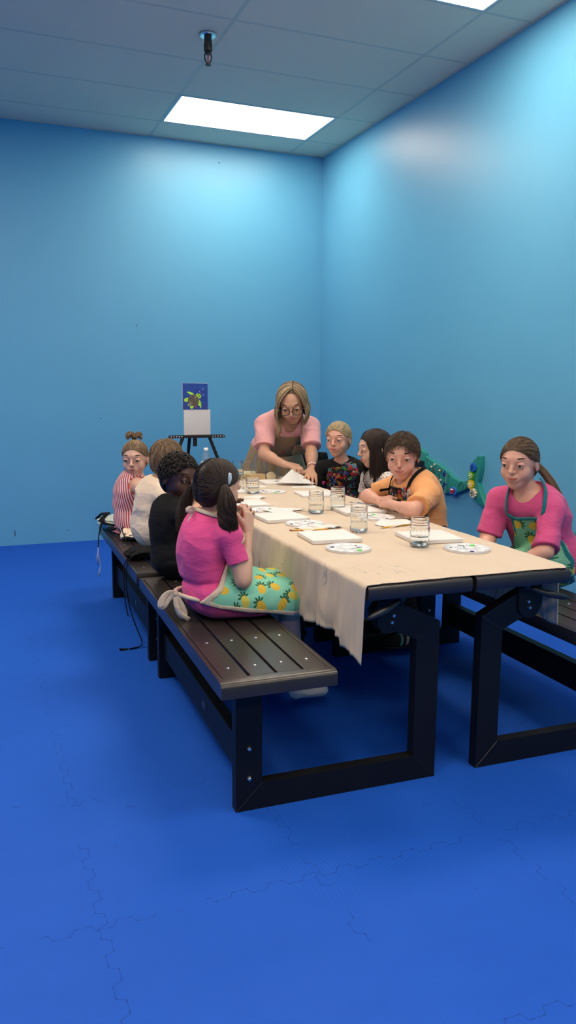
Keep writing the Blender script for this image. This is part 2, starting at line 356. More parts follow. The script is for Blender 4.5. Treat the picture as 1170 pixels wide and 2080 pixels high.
    def build(s, name, mats, parent=None, smooth=False, world=False, angle=40):
        me = bpy.data.meshes.new(name)
        v = s.v
        if world and parent is not None:
            inv = ROOTM[parent.name].inverted(); v = [tuple(inv @ Vector(p)) for p in v]
        me.from_pydata(v, [], s.f)
        if not isinstance(mats, (list, tuple)): mats = [mats]
        for m in mats: me.materials.append(m)
        if len(mats) > 1: me.polygons.foreach_set('material_index', s.mi)
        bm = bmesh.new(); bm.from_mesh(me); bmesh.ops.recalc_face_normals(bm, faces=bm.faces[:]); bm.to_mesh(me); bm.free()
        me.polygons.foreach_set('use_smooth', [bool(smooth)] * len(me.polygons))
        me.update()
        if smooth == 'auto': me.set_sharp_from_angle(angle=math.radians(angle))
        o = bpy.data.objects.new(name, me); COL.objects.link(o)
        if parent is not None:
            o.parent = parent
            ROOTM[o.name] = ROOTM[parent.name].copy()
        else: ROOTM[o.name] = Matrix.Identity(4)
        return o

WR = 1.7
def build_parts(mbs, name, mat, parent, smooth=False, world=False):
    return [b.build(name, mat, parent, smooth, world) for b in mbs]
ROOTM = {}
def tag(o, label=None, cat=None, group=None, kind=None):
    if label: o['label'] = label
    if cat: o['category'] = cat
    if group: o['group'] = group
    if kind: o['kind'] = kind
    return o
def root(name, loc, rz=0., label=None, cat=None, group=None):
    o = bpy.data.objects.new(name, None); COL.objects.link(o); o.location = loc; o.rotation_euler = (0, 0, rz); o.empty_display_size = .05
    ROOTM[o.name] = Matrix.Translation(Vector(loc)) @ Matrix.Rotation(rz, 4, 'Z')
    return tag(o, label, cat, group)
def copy_tree(o, parent=None):
    c = o.copy(); COL.objects.link(c)
    if parent is not None: c.parent = parent
    for ch in list(o.children): copy_tree(ch, c)
    return c
def place(o, loc, rz):
    o.location = loc; o.rotation_euler = (0, 0, rz)

# furniture frame: the table set stands a degree and a half off the room's axes
FR = math.radians(-1.5); FO = (-1.54, -4.595)
def W(x, y, z=0.):
    c, s = math.cos(FR), math.sin(FR)
    return (FO[0] + c * x - s * y, FO[1] + s * x + c * y, z)
# ------------------------------------------------------------------ room
XL, YF, HC = -6.3, -9.9, 3.308
def room():
    def st(name, b, m, parent=None, **k):
        o = b.build(name, m, parent, **k)
        if parent is None: tag(o, kind='structure')
        return o
    b = MB().box(XL - .1, .1, YF - .1, .1, -.08, 0); tag(st('floor', b, M['floor']), 'blue interlocking foam mat floor', 'floor')
    b = MB().box(XL - .1, .1, 0, .1, 0, HC + .1); o = st('wall_back', b, M['wall']); tag(o, 'light blue back wall behind the easel', 'wall')
    scuffs(o)
    b = MB().box(0, .1, YF, 0, 0, HC + .1); tag(st('wall_right', b, M['wall']), 'light blue right wall carrying the whale panel', 'wall')
    b = MB().box(XL - .1, XL, YF, 0, 0, HC + .1); tag(st('wall_left', b, M['wall']), 'light blue left wall', 'wall')
    b = MB().box(XL - .1, .1, YF - .1, YF, 0, HC + .1); tag(st('wall_front', b, M['wall']), 'light blue wall behind the camera', 'wall')
    # suspended ceiling: lay-in tiles between T-bars, lights take the place of some tiles
    xs = [0, -.321] + [-.321 - 1.22 * i for i in range(1, 6)]
    xs = [x for x in xs if x > XL] + [XL]
    ys = [0, -.381] + [-.381 - .61 * i for i in range(1, 17)]
    ys = [y for y in ys if y > YF] + [YF]
    LI = {(1, 1): 0, (1, 5): 1, (1, 9): 2, (1, 13): 3, (3, 5): 4, (3, 9): 5, (3, 13): 6, (4, 3): 7}
    b = MB(); b.box(XL, 0, YF, 0, HC + .02, HC + .12)
    for i in range(len(xs) - 1):
        for j in range(len(ys) - 1):
            if (i, j) in LI: continue
            b.box(xs[i + 1] + .011, xs[i] - .011, ys[j + 1] + .011, ys[j] - .011, HC - .001, HC + .022, bev=.003)
    c = st('ceiling', b, M['tile']); tag(c, 'grey suspended ceiling of lay-in tiles', 'ceiling')
    g = MB()
    for x in xs[1:-1]: g.box(x - .0115, x + .0115, YF, 0, HC - .001, HC + .02)
    for j in range(len(ys) - 1):
        if j:
            for i in range(len(xs) - 1): g.box(xs[i + 1] + .0115, xs[i] - .0115, ys[j] - .0115, ys[j] + .0115, HC, HC + .02)
    g.build('ceiling_grid', M['tbar'], c)
    t = MB()
    t.box(XL, 0, -.014, 0, HC - .008, HC - .001); t.box(-.014, 0, YF, -.014, HC - .008, HC - .001)
    tt = t.build('trim_1', M['tbar']); tag(tt, 'thin angle trim where ceiling meets the walls', 'trim', kind='structure')
    names = {0: 'long lit ceiling panel nearest the room corner above the table', 1: 'lit ceiling panel cut by the top edge at right'}
    for (i, j), k in LI.items():
        x1, x0, y1, y0 = xs[i], xs[i + 1], ys[j], ys[j + 1]
        cx, cy = (x0 + x1) / 2, (y0 + y1) / 2
        r = root('ceiling_light', (cx, cy, HC), 0, names.get(k, 'lit ceiling panel further back in the room, outside the picture'), 'ceiling light', 'recessed ceiling light panels')
        hx, hy = (x1 - x0) / 2 - .012, (y1 - y0) / 2 - .012
        f = MB()
        for a in ((-hx, hx, -hy, -hy + .012), (-hx, hx, hy - .012, hy), (-hx, -hx + .012, -hy + .012, hy - .012), (hx - .012, hx, -hy + .012, hy - .012)):
            f.box(a[0], a[1], a[2], a[3], -.004, .02)
        f.build('light_frame', M['light_frame'], r)
        MB().box(-hx + .012, hx - .012, -hy + .012, hy - .012, 0, .012).build('diffuser', M['diffuser_dim' if k == 0 else 'diffuser'], r)
    # sprinkler head hanging just past a T-bar
    r = root('sprinkler', (-1.625, -1.985, HC), 0, 'fire sprinkler head with chrome ring hanging from the ceiling', 'sprinkler')
    MB().lathe([(.018, -.002), (.047, -.002), (.050, -.010), (.042, -.016), (.022, -.012), (.018, -.008)], n=36).build('escutcheon', M['chrome'], r, True)
    MB().lathe([(.0, .0), (.021, .0), (.021, -.05), (.024, -.052), (.0245, -.085), (.0235, -.095), (.0, -.096)], n=28).build('pipe_nipple', M['bronze'], r, 'auto')
    MB().lathe([(0, -.094), (.016, -.094), (.019, -.102), (.013, -.112), (0, -.112)], n=20).build('sprinkler_body', M['bronze'], r, 'auto')
    for s in (-1, 1):
        MB().tube([(s * .014, 0, -.105), (s * .021, 0, -.118), (s * .020, 0, -.135), (s * .012, 0, -.153), (s * .004, 0, -.162)], .0042, 8).build('frame_arm', M['bronze'], r, True)
    MB().tube([(0, 0, -.11), (0, 0, -.155)], .0035, 10).build('glass_bulb', M['redpaint'], r, True)
    MB().lathe([(0, -.160), (.006, -.160), (.017, -.167), (.017, -.170), (0, -.172)], n=20).build('deflector', M['bronze'], r, 'auto')

def scuffs(wall):
    for x, z, w, h in ((-.955, 3.22 - .06, .010, .010), (-1.68, 1.80, .004, .03), (-2.72, .10, .006, .05), (-2.30, .10, .010, .006), (-2.0, 1.03, .012, .006)):
        MB().box(x - w / 2, x + w / 2, -.0012, 0, z - h / 2, z + h / 2).build('scuff_mark', M['groove'], wall)

# ------------------------------------------------------------------ convertible bench tables
UC = (-.42, .62)
def make_unit(label):
    lx, ly, _ = W(*UC)
    r = root('convertible_bench', (lx, ly, 0), FR, label, 'bench', 'black convertible benches with table tops')
    def put(b, name, m, parent=None, smooth=False):
        b.v = [(x - UC[0], y - UC[1], z) for x, y, z in b.v]
        return b.build(name, m, parent or r, smooth)
    Y0, Y1 = -.07, 1.31
    # seat: four slats inside a rim with rounded end rails
    X0, X1 = -.838, -.470
    b = MB()
    for (a, c, s) in ((Y0, Y0 + .045, 1), (Y1 - .045, Y1, -1)):
        prof = []
        pr = [(0, .400), (0, .432), (.004, .441), (.012, .4465), (.022, .448), (.045, .448), (.045, .400)]
        yy = Y0 if s == 1 else Y1
        b.prism([(yy + s * q[0], q[1]) for q in pr], 'x', X0, X1)
    b.box(X0, X0 + .014, Y0 + .045, Y1 - .045, .398, .448, bev=.002); b.box(X1 - .014, X1, Y0 + .045, Y1 - .045, .398, .448, bev=.002)
    for yy in (.02, .62, 1.22): b.box(X0 + .014, X1 - .014, yy - .03, yy + .03, .40, .423)
    put(b, 'seat_rim', M['slat'], smooth='auto')
    g = .009; w = (X1 - X0 - .028 - 3 * g - .004) / 4
    for k in range(4):
        x = X0 + .016 + k * (w + g)
        s = put(MB().box(x, x + w, Y0 + .046, Y1 - .046, .423, .4485, bev=.0025), 'seat_slat', M['slat'])
        for yy in (.055, .31, .62, .93, 1.185): put(MB().lathe([(0, .4480), (.0062, .4480), (.0058, .4500), (.003, .4512), (0, .4514)], (x + w / 2, yy, 0), 12), 'screw_head', M['steel'], s, 'auto')
    # two C frames of rectangular tube, mitred corners
    for yy, out in ((0, -1), (1.20, 1)):
        y0, y1 = yy, yy + .04
        b = MB()
        b.prism([(-.775, 0), (-.690, .085), (-.690, .40), (-.775, .40)], 'y', y0, y1)
        b.prism([(-.775, 0), (-.075, 0), (-.160, .085), (-.690, .085)], 'y', y0, y1)
        b.prism([(-.075, 0), (-.075, .545), (-.160, .490), (-.160, .085)], 'y', y0, y1)
        b.prism([(-.075, .545), (-.20, .606), (-.265, .634), (-.298, .628), (-.318, .60), (-.314, .560), (-.285, .532), (-.245, .527), (-.160, .490)], 'y', y0, y1)
        fr = put(b, 'end_frame', M['frame'])
        fy = y0 if out < 0 else y1
        # raised weld lines of the mitres
        for a, c in (((-.775, 0), (-.69, .085)), ((-.075, 0), (-.16, .085)), ((-.075, .545), (-.16, .49))):
            put(MB().tube([(a[0], fy, a[1]), (c[0], fy, c[1])], .0013, 6), 'mitre_line', M['bronze'], fr)
        # hinge plate
        ax = lambda t, q: (-.262 + q * math.cos(t), .592 + q * 1.0 * math.sin(t))
        pl = [(-.215, .654), (-.309, .654)] + [(-.262 + .047 * math.cos(t), .570 + .047 * math.sin(t)) for t in np.linspace(PI, 2 * PI, 12)]
        hp = put(MB().prism(pl, 'y', fy + out * .0065, fy), 'hinge_plate', M['frame'])
        for bx, bz in ((-.252, .582), (-.258, .560)):
            bb = MB(); rot = Matrix.Rotation(PI / 2 * (1 if out < 0 else -1), 3, 'X')
            bb.lathe([(0, 0), (.0075, 0), (.0075, .005), (.005, .0085), (0, .009)], (bx, fy + out * .006, bz), 6, rot=rot); put(bb, 'bolt', M['steel'], hp, 'auto')
        for bz in (.107, .205):
            bb = MB(); bb.lathe([(0, 0), (.0085, 0), (.0085, .006), (.005, .010), (0, .0105)], (-.733, fy, bz), 6, rot=Matrix.Rotation(PI / 2 * (1 if out < 0 else -1), 3, 'X')); put(bb, 'bolt', M['steel'], fr, 'auto')
        # clamp lever
        lv = MB(); yk = fy + out * .02
        lv.tube([(-.232, yk, .640), (-.255, yk + out * .012, .630), (-.285, yk + out * .022, .618), (-.315, yk + out * .032, .612), (-.355, yk + out * .042, .603), (-.372, yk + out * .046, .598)], [.008, .009, .0115, .013, .010, .005], 10)
        lv.tube([(-.232, fy, .640), (-.232, fy + out * .032, .640)], .012, 12)
        put(lv, 'clamp_lever', M['blackplastic'], hp, True)
    st = put(MB().box(-.752, -.712, .04, 1.20, .098, .210, bev=.003), 'stretcher', M['frame'])
    bd = MB(); bd.lathe([(0, 0), (.026, 0), (.026, .0025), (.021, .004), (0, .0042)], (-.752, .475, .158), 24, rot=Matrix.Rotation(-PI / 2, 3, 'Y')); bd.v = [(x, .475 + (y - .475) * 1.0, .158 + (z - .158) * .62) for x, y, z in bd.v]
    put(bd, 'oval_badge', M['badge'], st, 'auto')
    for yy in (.30, .90):  # seat brackets
        pass
    # half table top, the flipped backrest
    X0, X1 = -.372, -.002
    b = MB()
    for (yy, s) in ((Y0, 1), (Y1, -1)):
        pr = [(.006, .654), (0, .664), (0, .688), (.004, .696), (.012, .7005), (.022, .7015), (.045, .7015), (.045, .654)]
        b.prism([(yy + s * q[0], q[1]) for q in pr], 'x', X0, X1)
    b.box(X0, X0 + .014, Y0 + .045, Y1 - .045, .654, .7015, bev=.002); b.box(X1 - .014, X1, Y0 + .045, Y1 - .045, .654, .7015, bev=.002)
    for yy in (.02, .62, 1.22): b.box(X0 + .014, X1 - .014, yy - .03, yy + .03, .654, .676)
    put(b, 'table_rim', M['slat'], smooth='auto')
    w = (X1 - X0 - .028 - 3 * g - .004) / 4
    for k in range(4):
        x = X0 + .016 + k * (w + g)
        put(MB().box(x, x + w, Y0 + .046, Y1 - .046, .676, .7015, bev=.0025), 'table_slat', M['slat'])
    return r
def furniture():
    u = make_unit('long black slatted bench at near left, with girl in pink on it')
    v = copy_tree(u); x, y, _ = W(UC[0], UC[1] + 1.445); place(v, (x, y, 0), FR); v['label'] = 'black slatted bench further back on the left, under three children'
    v = copy_tree(u); x, y, _ = W(.432, UC[1]); place(v, (x, y, 0), FR + PI); v['label'] = 'black bench at near right, under the girl with the long ponytail'
    v = copy_tree(u); x, y, _ = W(.432, UC[1] + 1.445); place(v, (x, y, 0), FR + PI); v['label'] = 'black bench far right against the corner, behind the table'

# ------------------------------------------------------------------ drop cloths
def nz(p, seed=0, n=8, f0=6., f1=30.):
    """cheap smooth noise: a sum of random plane waves; p (n,d)"""
    r = np.random.default_rng(seed); o = np.zeros(len(p))
    for i in range(n):
        k = r.normal(size=p.shape[1]); k = k / np.linalg.norm(k) * (f0 * (f1 / f0) ** (i / max(1, n - 1)))
        o += np.sin(p @ k + r.uniform(0, 6.28)) / (1 + .35 * i)
    return o / 2.2
def cloth(label, v0, v1, dropL, dropR, seed, zt, edge=0., pad=0., shift=0.):
    xl, xr = -.376 - pad, .390 + pad
    s_vals = list(np.linspace(-dropL, 0, 26)) + list(np.linspace(.012, (xr - xl) - .012, 54)) + list(np.linspace(xr - xl, xr - xl + dropR, 24))
    nt = 190; ts = np.linspace(0, 1, nt)
    S, T = np.meshgrid(s_vals, ts, indexing='ij'); wdt = xr - xl
    P2 = np.stack([S.ravel(), T.ravel() * (v1 - v0)], 1)
    big = nz(P2, seed, 8, 5, 26).reshape(S.shape); fine = nz(P2, seed + 1, 8, 30, 110).reshape(S.shape)
    edgew = nz(np.stack([S.ravel(), 0 * S.ravel()], 1), seed + 2, 7, 8, 60).reshape(S.shape)
    Vv = v0 + T * (v1 - v0)
    Vv = Vv + (1 - T) ** 6 * (edge + .006 * edgew) * (np.where((S > .04) & (S < wdt - .04), 1, .35))
    Vv = Vv + shift * (1 - T) ** 3 * np.clip((S - wdt + .02) / .03, 0, 1)
    X = np.zeros_like(S); Z = np.zeros_like(S)
    top = (S >= 0) & (S <= wdt)
    X[top] = xl + S[top]; Z[top] = zt + .0012 * np.abs(fine[top]) + .0008
    for side in (0, 1):
        m = (S < 0) if side == 0 else (S > wdt)
        d = np.where(side == 0, -S, S - wdt)[m]; D = dropL if side == 0 else dropR
        fr = np.clip(d / D, 0, 1)
        tt = (T * (v1 - v0))[m]
        fold = np.sin(tt * 2 * PI / .155 + 1.2 * np.sin(tt * 5 + seed) + seed) * .55 + np.sin(tt * 2 * PI / .067 + seed * 2 + 2 * np.sin(tt * 9)) * .32 + .22 * np.sin(tt * 2 * PI / .031 + seed + 3 * np.sin(tt * 11))
        out = .006 + .012 * fr + (.0170 * fr ** .7) * (fold + .4 * fine[m]) * (1 if side == 0 else .8)
        out = .006 + .010 * fr + (out - .006 - .010 * fr) * np.clip(tt / .16, .12, 1)
        out = np.maximum(out, .003)
        X[m] = (xl - out) if side == 0 else (xr + out)
        q = np.minimum(d, .012)
        hem = 1 + .055 * np.sin(tt * 7 + seed) + .03 * np.sin(tt * 19)
        if side == 0: hem = hem + .10 * np.exp(-tt / .09)
        Z[m] = zt - d * hem
    pts = [W(x, v, z) for x, v, z in zip(X.ravel(), Vv.ravel(), Z.ravel())]
    ns = len(s_vals)
    f = [(i * nt + j, i * nt + j + 1, (i + 1) * nt + j + 1, (i + 1) * nt + j) for i in range(ns - 1) for j in range(nt - 1)]
    b = MB().add(pts, f); o = b.build('drop_cloth', M['cloth'], None, True)
    md = o.modifiers.new('thick', 'SOLIDIFY'); md.thickness = .0014; md.offset = 1 if False else 0
    return tag(o, label, 'tablecloth', 'canvas drop cloths on the table')
def cloths():
    cloth('near beige canvas drop cloth hanging over the front table edge', -.072, 1.385, .228, .222, 3, .7035, .012, 0., .075)
    cloth('far beige canvas drop cloth under the papers at the table end', 1.32, 2.765, .232, .215, 9, .7070, .0, .006)

# ------------------------------------------------------------------ things on the table
TZ = .7055
def canvas_board(x, y, rz, label, z=TZ, s=.203, th=.0165):
    cx, cy, _ = W(x, y)
    r = root('stretched_canvas', (cx, cy, z), FR + rz, label, 'canvas', 'blank stretched canvases')
    h = s / 2
    MB().box(-h, h, -h, h, .002, th, bev=.0022).build('canvas_face', M['canvas'], r, 'auto')
    b = MB()
    for a in ((-h + .002, h - .002, -h + .002, -h + .02), (-h + .002, h - .002, h - .02, h - .002), (-h + .002, -h + .02, -h + .02, h - .02), (h - .02, h - .002, -h + .02, h - .02)): b.box(*a, 0, .003)
    b.build('stretcher_bars', M['wood'], r)
    return r
def make_palette():
    r = root('paint_palette', (0, 0, 0), 0, 'p', 'paint palette', 'round white paint palettes')
    R = .085; n = 72; k = 26
    b = MB(); v = []; f = []
    wells = [(math.cos(a) * .060, math.sin(a) * .060, .0145) for a in np.linspace(0, 2 * PI, 11)[:-1]] + [(0, 0, .026)]
    rs = np.linspace(0.0, R, k)
    for q in rs:
        for j in range(n):
            a = 2 * PI * j / n; x, y = q * math.cos(a), q * math.sin(a); z = .0072
            for wx, wy, wr in wells:
                d = math.hypot(x - wx, y - wy) / wr
                if d < 1: z -= .0048 * (1 - d ** 4)
            if q > R - .006: z += .0015
            v.append((x, y, z))
    for i in range(k - 1):
        for j in range(n): f.append((i * n + j, i * n + (j + 1) % n, (i + 1) * n + (j + 1) % n, (i + 1) * n + j))
    o = len(v); m = (k - 1) * n
    for j in range(n):
        a = 2 * PI * j / n; v.append((R * .985 * math.cos(a), R * .985 * math.sin(a), .0))
    for j in range(n): f.append((m + j, m + (j + 1) % n, o + (j + 1) % n, o + j))
    f.append(tuple(o + j for j in range(n)))
    b.add(v, f); b.build('palette_dish', M['palette'], r, 'auto')
    for kk, (m, i, s) in enumerate((('greenpaint', 8, 1.), ('navypaint', 4, .75), ('whitepaint', 6, .9), ('darkpaint', 1, .5))):
        wx, wy, _ = wells[i]
        P = [(.0, .0075), (.006, .0065), (.0095, .0035), (.011, .001)][::-1]
        bb = MB().lathe([(q * s, z * s) for q, z in P], (wx, wy, .0030), 18, mod=lambda a, z: .0013 * math.sin(3 * a + kk) + .0008 * math.sin(5 * a)); bb.build('paint_blob', M[m], r, True)
    sm = MB().tube([(.050, -.012, .0078), (.030, -.018, .0082), (.018, -.005, .0042), (.002, -.004, .0036)], [.002, .0026, .002, .0008], 8, flat=((0, 0, 1), .35)); sm.build('paint_smear', M['darkpaint'], r, True)
    return r
def make_jar(h=.100, R=.0345, fill=.45, label=''):
    r = root('glass_jar', (0, 0, 0), 0, label, 'jar', 'quilted glass jars of water')
    zt = h
    def quilt(a, z):
        if z < h * .10 or z > h * .70: return 0
        return .0011 * (abs(math.sin(7 * a + z * 130)) + abs(math.sin(7 * a - z * 130)) - 1)
    zs = np.linspace(.010, h * .70, 26)
    prof = [(R * .80, 0), (R * .90, .002), (R * .97, .006)] + [(R * (.985 + .02 * math.sin(PI * (z / h))), z) for z in zs]
    prof += [(R * .97, h * .735), (R * .945, h * .76), (R * .945, h * .79), (R * .985, h * .80), (R * .985, h * .82), (R * .945, h * .83), (R * .945, h * .87), (R * .985, h * .88), (R * .985, h * .90), (R * .945, h * .91), (R * .945, h * .965), (R * .955, h * .985), (R * .935, h)]
    t = .0028
    inner = [(R * .90, h), (R * .89, h * .95), (R * .89, h * .76), (R * .98 - t, h * .70)] + [(R * (.985 + .02 * math.sin(PI * (z / h))) - t, z) for z in zs[::-1][3::4]] + [(R * .93 - t, .010), (R * .8 - t, .0065), (.0005, .006)]
    b = MB(); full = [(.0005, 0.0)] + prof + inner
    b.lathe(full, (0, 0, 0), 56, mod=lambda a, z: quilt(a, z), closed=False)
    b.build('jar_glass', M['glass'], r, 'auto', angle=60)
    wz = h * fill
    w = MB(); rr = lambda z: R * (.985 + .02 * math.sin(PI * z / h)) - t - .0004
    w.lathe([(.0005, .0064), (R * .8 - t, .0070), (rr(.012) - .001, .0115)] + [(rr(z) - .0012, z) for z in np.linspace(.014, wz, 8)] + [(.0005, wz)], (0, 0, 0), 40)
    w.build('water', M['water'], r, 'auto')
    return r
def put_jar(x, y, label, h, R, fill, z=TZ):
    r = make_jar(h, R, fill, label); cx, cy, _ = W(x, y); place(r, (cx, cy, z), random.uniform(0, 3)); return r
def pencil(a, b, label, mat='pencil', z=TZ + .0042, eraser=True):
    A = Vector(W(*a, 0)); B = Vector(W(*b, 0)); d = (B - A); L = d.length; rz = math.atan2(d.y, d.x)
    r = root('pencil', (A.x, A.y, z), rz, label, 'pencil')
    MB().tube([(.018, 0, 0), (L - .017, 0, 0)], .0038, 6).build('shaft', M[mat], r)
    MB().tube([(.004, 0, 0), (.018, 0, 0)], [.0012, .0037], 8).build('sharpened_tip', M['wood'], r)
    MB().tube([(-.001, 0, 0), (.0045, 0, 0)], [.0003, .0012], 6).build('lead', M['graphite'], r)
    MB().tube([(L - .017, 0, 0), (L - .007, 0, 0)], .0040, 12).build('ferrule', M['ferrule'], r)
    MB().tube([(L - .007, 0, 0), (L, 0, 0)], .0037, 12).build('eraser', M['eraser'], r)
    return r
def brush(a, b, label, mat, z=TZ + .004, group=None):
    A = Vector(W(*a, 0)); B = Vector(W(*b, 0)); d = (B - A); L = d.length; rz = math.atan2(d.y, d.x)
    r = root('paintbrush', (A.x, A.y, z), rz, label, 'paintbrush', group)
    MB().tube([(.045, 0, 0), (.07, 0, 0), (L * .6, 0, 0), (L, 0, 0)], [.0028, .0038, .003, .0012], 10).build('handle', M[mat], r, True)
    MB().tube([(.018, 0, 0), (.048, 0, 0)], [.0034, .0031], 10, flat=((0, 0, 1), .8)).build('ferrule', M['steel'], r, True)
    MB().tube([(0, 0, 0), (.008, 0, 0), (.020, 0, 0)], [.0008, .0034, .0032], 8, flat=((0, 0, 1), .6)).build('bristles', M['bristle'], r, True)
    return r
def napkin(x, y, rz, w, d, label, seed, amp=.012, z=TZ + .0012, fold=None):
    nx, ny = 34, 26; pts = []
    for i in range(nx):
        for j in range(ny):
            pts.append((-w / 2 + w * i / (nx - 1), -d / 2 + d * j / (ny - 1)))
    P = np.array(pts); h = nz(P, seed, 8, 18, 90); h2 = nz(P, seed + 5, 6, 60, 200)
    ex = nz(P, seed + 2, 5, 15, 60) * .006
    Z = np.maximum(0, amp * (.75 * h + .15 * h2 + .25)) + .0006
    cx, cy, _ = W(x, y)
    v = [(p[0] + e, p[1] + e * .7, zz) for p, e, zz in zip(P, ex, Z)]
    f = [(i * ny + j, i * ny + j + 1, (i + 1) * ny + j + 1, (i + 1) * ny + j) for i in range(nx - 1) for j in range(ny - 1)]
    o = MB().add(v, f).build('paper_towel', M['towel'], None, True); o.location = (cx, cy, z); o.rotation_euler = (0, 0, FR + rz)
    md = o.modifiers.new('thick', 'SOLIDIFY'); md.thickness = .0006; md.offset = 1
    return tag(o, label, 'paper towel', 'white paper towels')
def table_things():
    canvas_board(-.192, .655, -.06, 'blank canvas behind the nearest paint palette, left side')
    canvas_board(.182, .525, -.10, 'blank canvas at the near right, behind the nearest glass jar')
    canvas_board(-.215, 1.16, .04, 'blank canvas on the left, third from the table front edge')
    canvas_board(-.245, 1.60, .0, 'blank canvas half hidden by the dark pigtailed head')
    canvas_board(.235, 1.83, -.10, 'blank canvas in front of the blonde girl in black')
    canvas_board(.21, 1.235, -.05, "blank canvas under the apricot-shirted boy's folded arms")
    canvas_board(.215, 2.42, -.02, "blank canvas under the standing woman's paper sheets")
    canvas_board(-.20, 2.10, .05, 'blank canvas on the far left of the table, behind the jars')
    p = make_palette()
    spots = [(-.207, .440, .0, 'nearest paint palette, white disc with a green blob, table left'), (-.165, .985, .5, 'white paint palette second from the front, left side'), (-.205, 1.40, 1.1, 'white paint palette beside the yellow brush on the left'), (.045, 2.03, -.3, 'white paint palette with green blob in front of the lady'), (.212, .295, 1.9, 'white paint palette alone at the near right corner'), (.215, 1.045, 2.6, "white paint palette below the folded arms' elbow")]
    for i, (x, y, a, l) in enumerate(spots):
        o = p if i == 0 else copy_tree(p)
        cx, cy, _ = W(x, y); place(o, (cx, cy, TZ), a); o['label'] = l
    put_jar(.071, .402, 'glass jar nearest the front table edge', .111, .0365, .36)
    put_jar(-.015, .755, 'glass jar to the right of the nearest left canvas', .111, .0365, .40)
    put_jar(.002, 1.262, 'left one of the two jars mid table', .111, .0365, .37)
    put_jar(.142, 1.325, 'right one of the two jars mid table, fuller', .111, .0365, .46)
    put_jar(-.075, 2.01, 'shorter jar in front beside the dark pigtailed head', .093, .0365, .40)
    put_jar(-.115, 2.17, 'taller quilted jar just behind the short jar at left', .124, .0365, .50)
    put_jar(.145, 2.60, "jar in front of the khaki apron, beside the tan box", .118, .0385, .30)
    put_jar(.275, 2.685, "big jar below the woman's forearm", .140, .046, .25)
    put_jar(.215, 2.735, 'tallest jar behind the others, against the khaki apron', .160, .040, .2)
    put_jar(.045, 2.70, "jar at the far table end, left of the olive paper roll", .125, .035, .2)
    pencil((.100, .787), (.285, .835), 'yellow pencil on paper towel in front of the apricot shirt')
    pencil((-.11, .83), (-.282, .862), 'yellow pencil with red eraser tucked behind the nearest left canvas')
    brush((-.29, 1.385), (-.165, 1.405), 'yellow handled brush beside the left palette', 'pencil')
    brush((-.055, .845), (-.20, .90), 'brush with pale handle lying on the left napkin', 'gold')
    brush((.225, 1.465), (.365, 1.375), 'thin gold brush left of the apricot shirt', 'gold')
    brush((.30, 1.53), (.365, 1.43), 'dark blue brush beside the gold brush', 'bluelacquer')
    brush((.185, 2.372), (.325, 2.44), "blue handled brush lying on the woman's canvas", 'bluelacquer', TZ + .021)
    brush((.33, 2.68), (.27, 2.60), "yellow brush right of the big jar", 'pencil')
    napkin(-.135, .895, .25, .20, .09, 'flat paper towel behind the nearest left palette', 5, .010)
    napkin(.215, .86, .3, .17, .10, 'crumpled paper towel under the yellow pencil', 8, .014)
    napkin(-.13, 1.36, .4, .19, .10, 'paper towel between the two left palettes', 12, .012)
    napkin(-.14, 1.83, .2, .13, .10, 'paper towel beside the pigtailed head', 15, .016)
    napkin(.035, 2.28, .3, .12, .08, "paper towel left of the woman's canvas", 19, .010)
    napkin(.19, 1.40, -.2, .12, .07, 'paper towel by the thin brushes', 22, .009)
    # the sheets the woman is folding
    b = MB(); pts = []; nx, ny = 26, 18
    base = [Vector(W(.17, 2.30, TZ + .020)), Vector(W(.38, 2.20, TZ + .020)), Vector(W(.385, 2.33, TZ + .03)), Vector(W(.305, 2.385, TZ + .098))]
    for i in range(nx):
        for j in range(ny):
            s, t = i / (nx - 1), j / (ny - 1)
            lo = base[0].lerp(base[1], s); hi = base[3].lerp(base[2], s)
            q = lo.lerp(hi, t); q.z += .012 * math.sin(PI * t) * math.sin(5 * s + 1) + .004 * math.sin(11 * s * t) - .012 * math.sin(PI * t) * (1 - s)
            pts.append(tuple(q))
    b.add(pts, [(i * ny + j, i * ny + j + 1, (i + 1) * ny + j + 1, (i + 1) * ny + j) for i in range(nx - 1) for j in range(ny - 1)])
    o = b.build('paper_towel', M['towel'], None, True); md = o.modifiers.new('thick', 'SOLIDIFY'); md.thickness = .0008
    tag(o, "white paper towel lifted in the woman's fingers", 'paper towel', 'white paper towels')
    napkin(.315, 2.215, -.35, .15, .13, "flat paper towel under the woman's left hand", 33, .006, TZ + .0012)
    # far end: paper roll, box, torn card, bottle
    a, c = W(-.02, 2.735, TZ + .0275), W(.165, 2.69, TZ + .0275)
    r = root('paper_roll', a, math.atan2(c[1] - a[1], c[0] - a[0]), 'pale olive paper roll lying at the far table end', 'paper roll')
    L = math.hypot(c[0] - a[0], c[1] - a[1])
    MB().lathe([(.015, 0), (.0265, 0), (.0265, L), (.015, L)], n=28, closed=True, rot=Matrix.Rotation(PI / 2, 3, 'Y')).build('rolled_paper', M['tube'], r, 'auto')
    MB().lathe([(.0125, -.004), (.0150, -.004), (.0150, L + .004), (.0125, L + .004)], n=24, closed=True, rot=Matrix.Rotation(PI / 2, 3, 'Y')).build('core', M['card'], r, 'auto')
    cx, cy, _ = W(.115, 2.55)
    r = root('cardboard_box', (cx, cy, TZ), FR + .1, 'small tan cardboard box behind the left jars', 'box')
    MB().box(-.055, .055, -.035, .035, 0, .046, bev=.001).build('box_body', M['card'], r)
    MB().box(-.055, .0, -.036, .036, .0465, .048).build('flap', M['card'], r); MB().box(.001, .055, -.036, .036, .0465, .048).build('flap', M['card'], r)
    b = MB(); rr = np.random.default_rng(4)
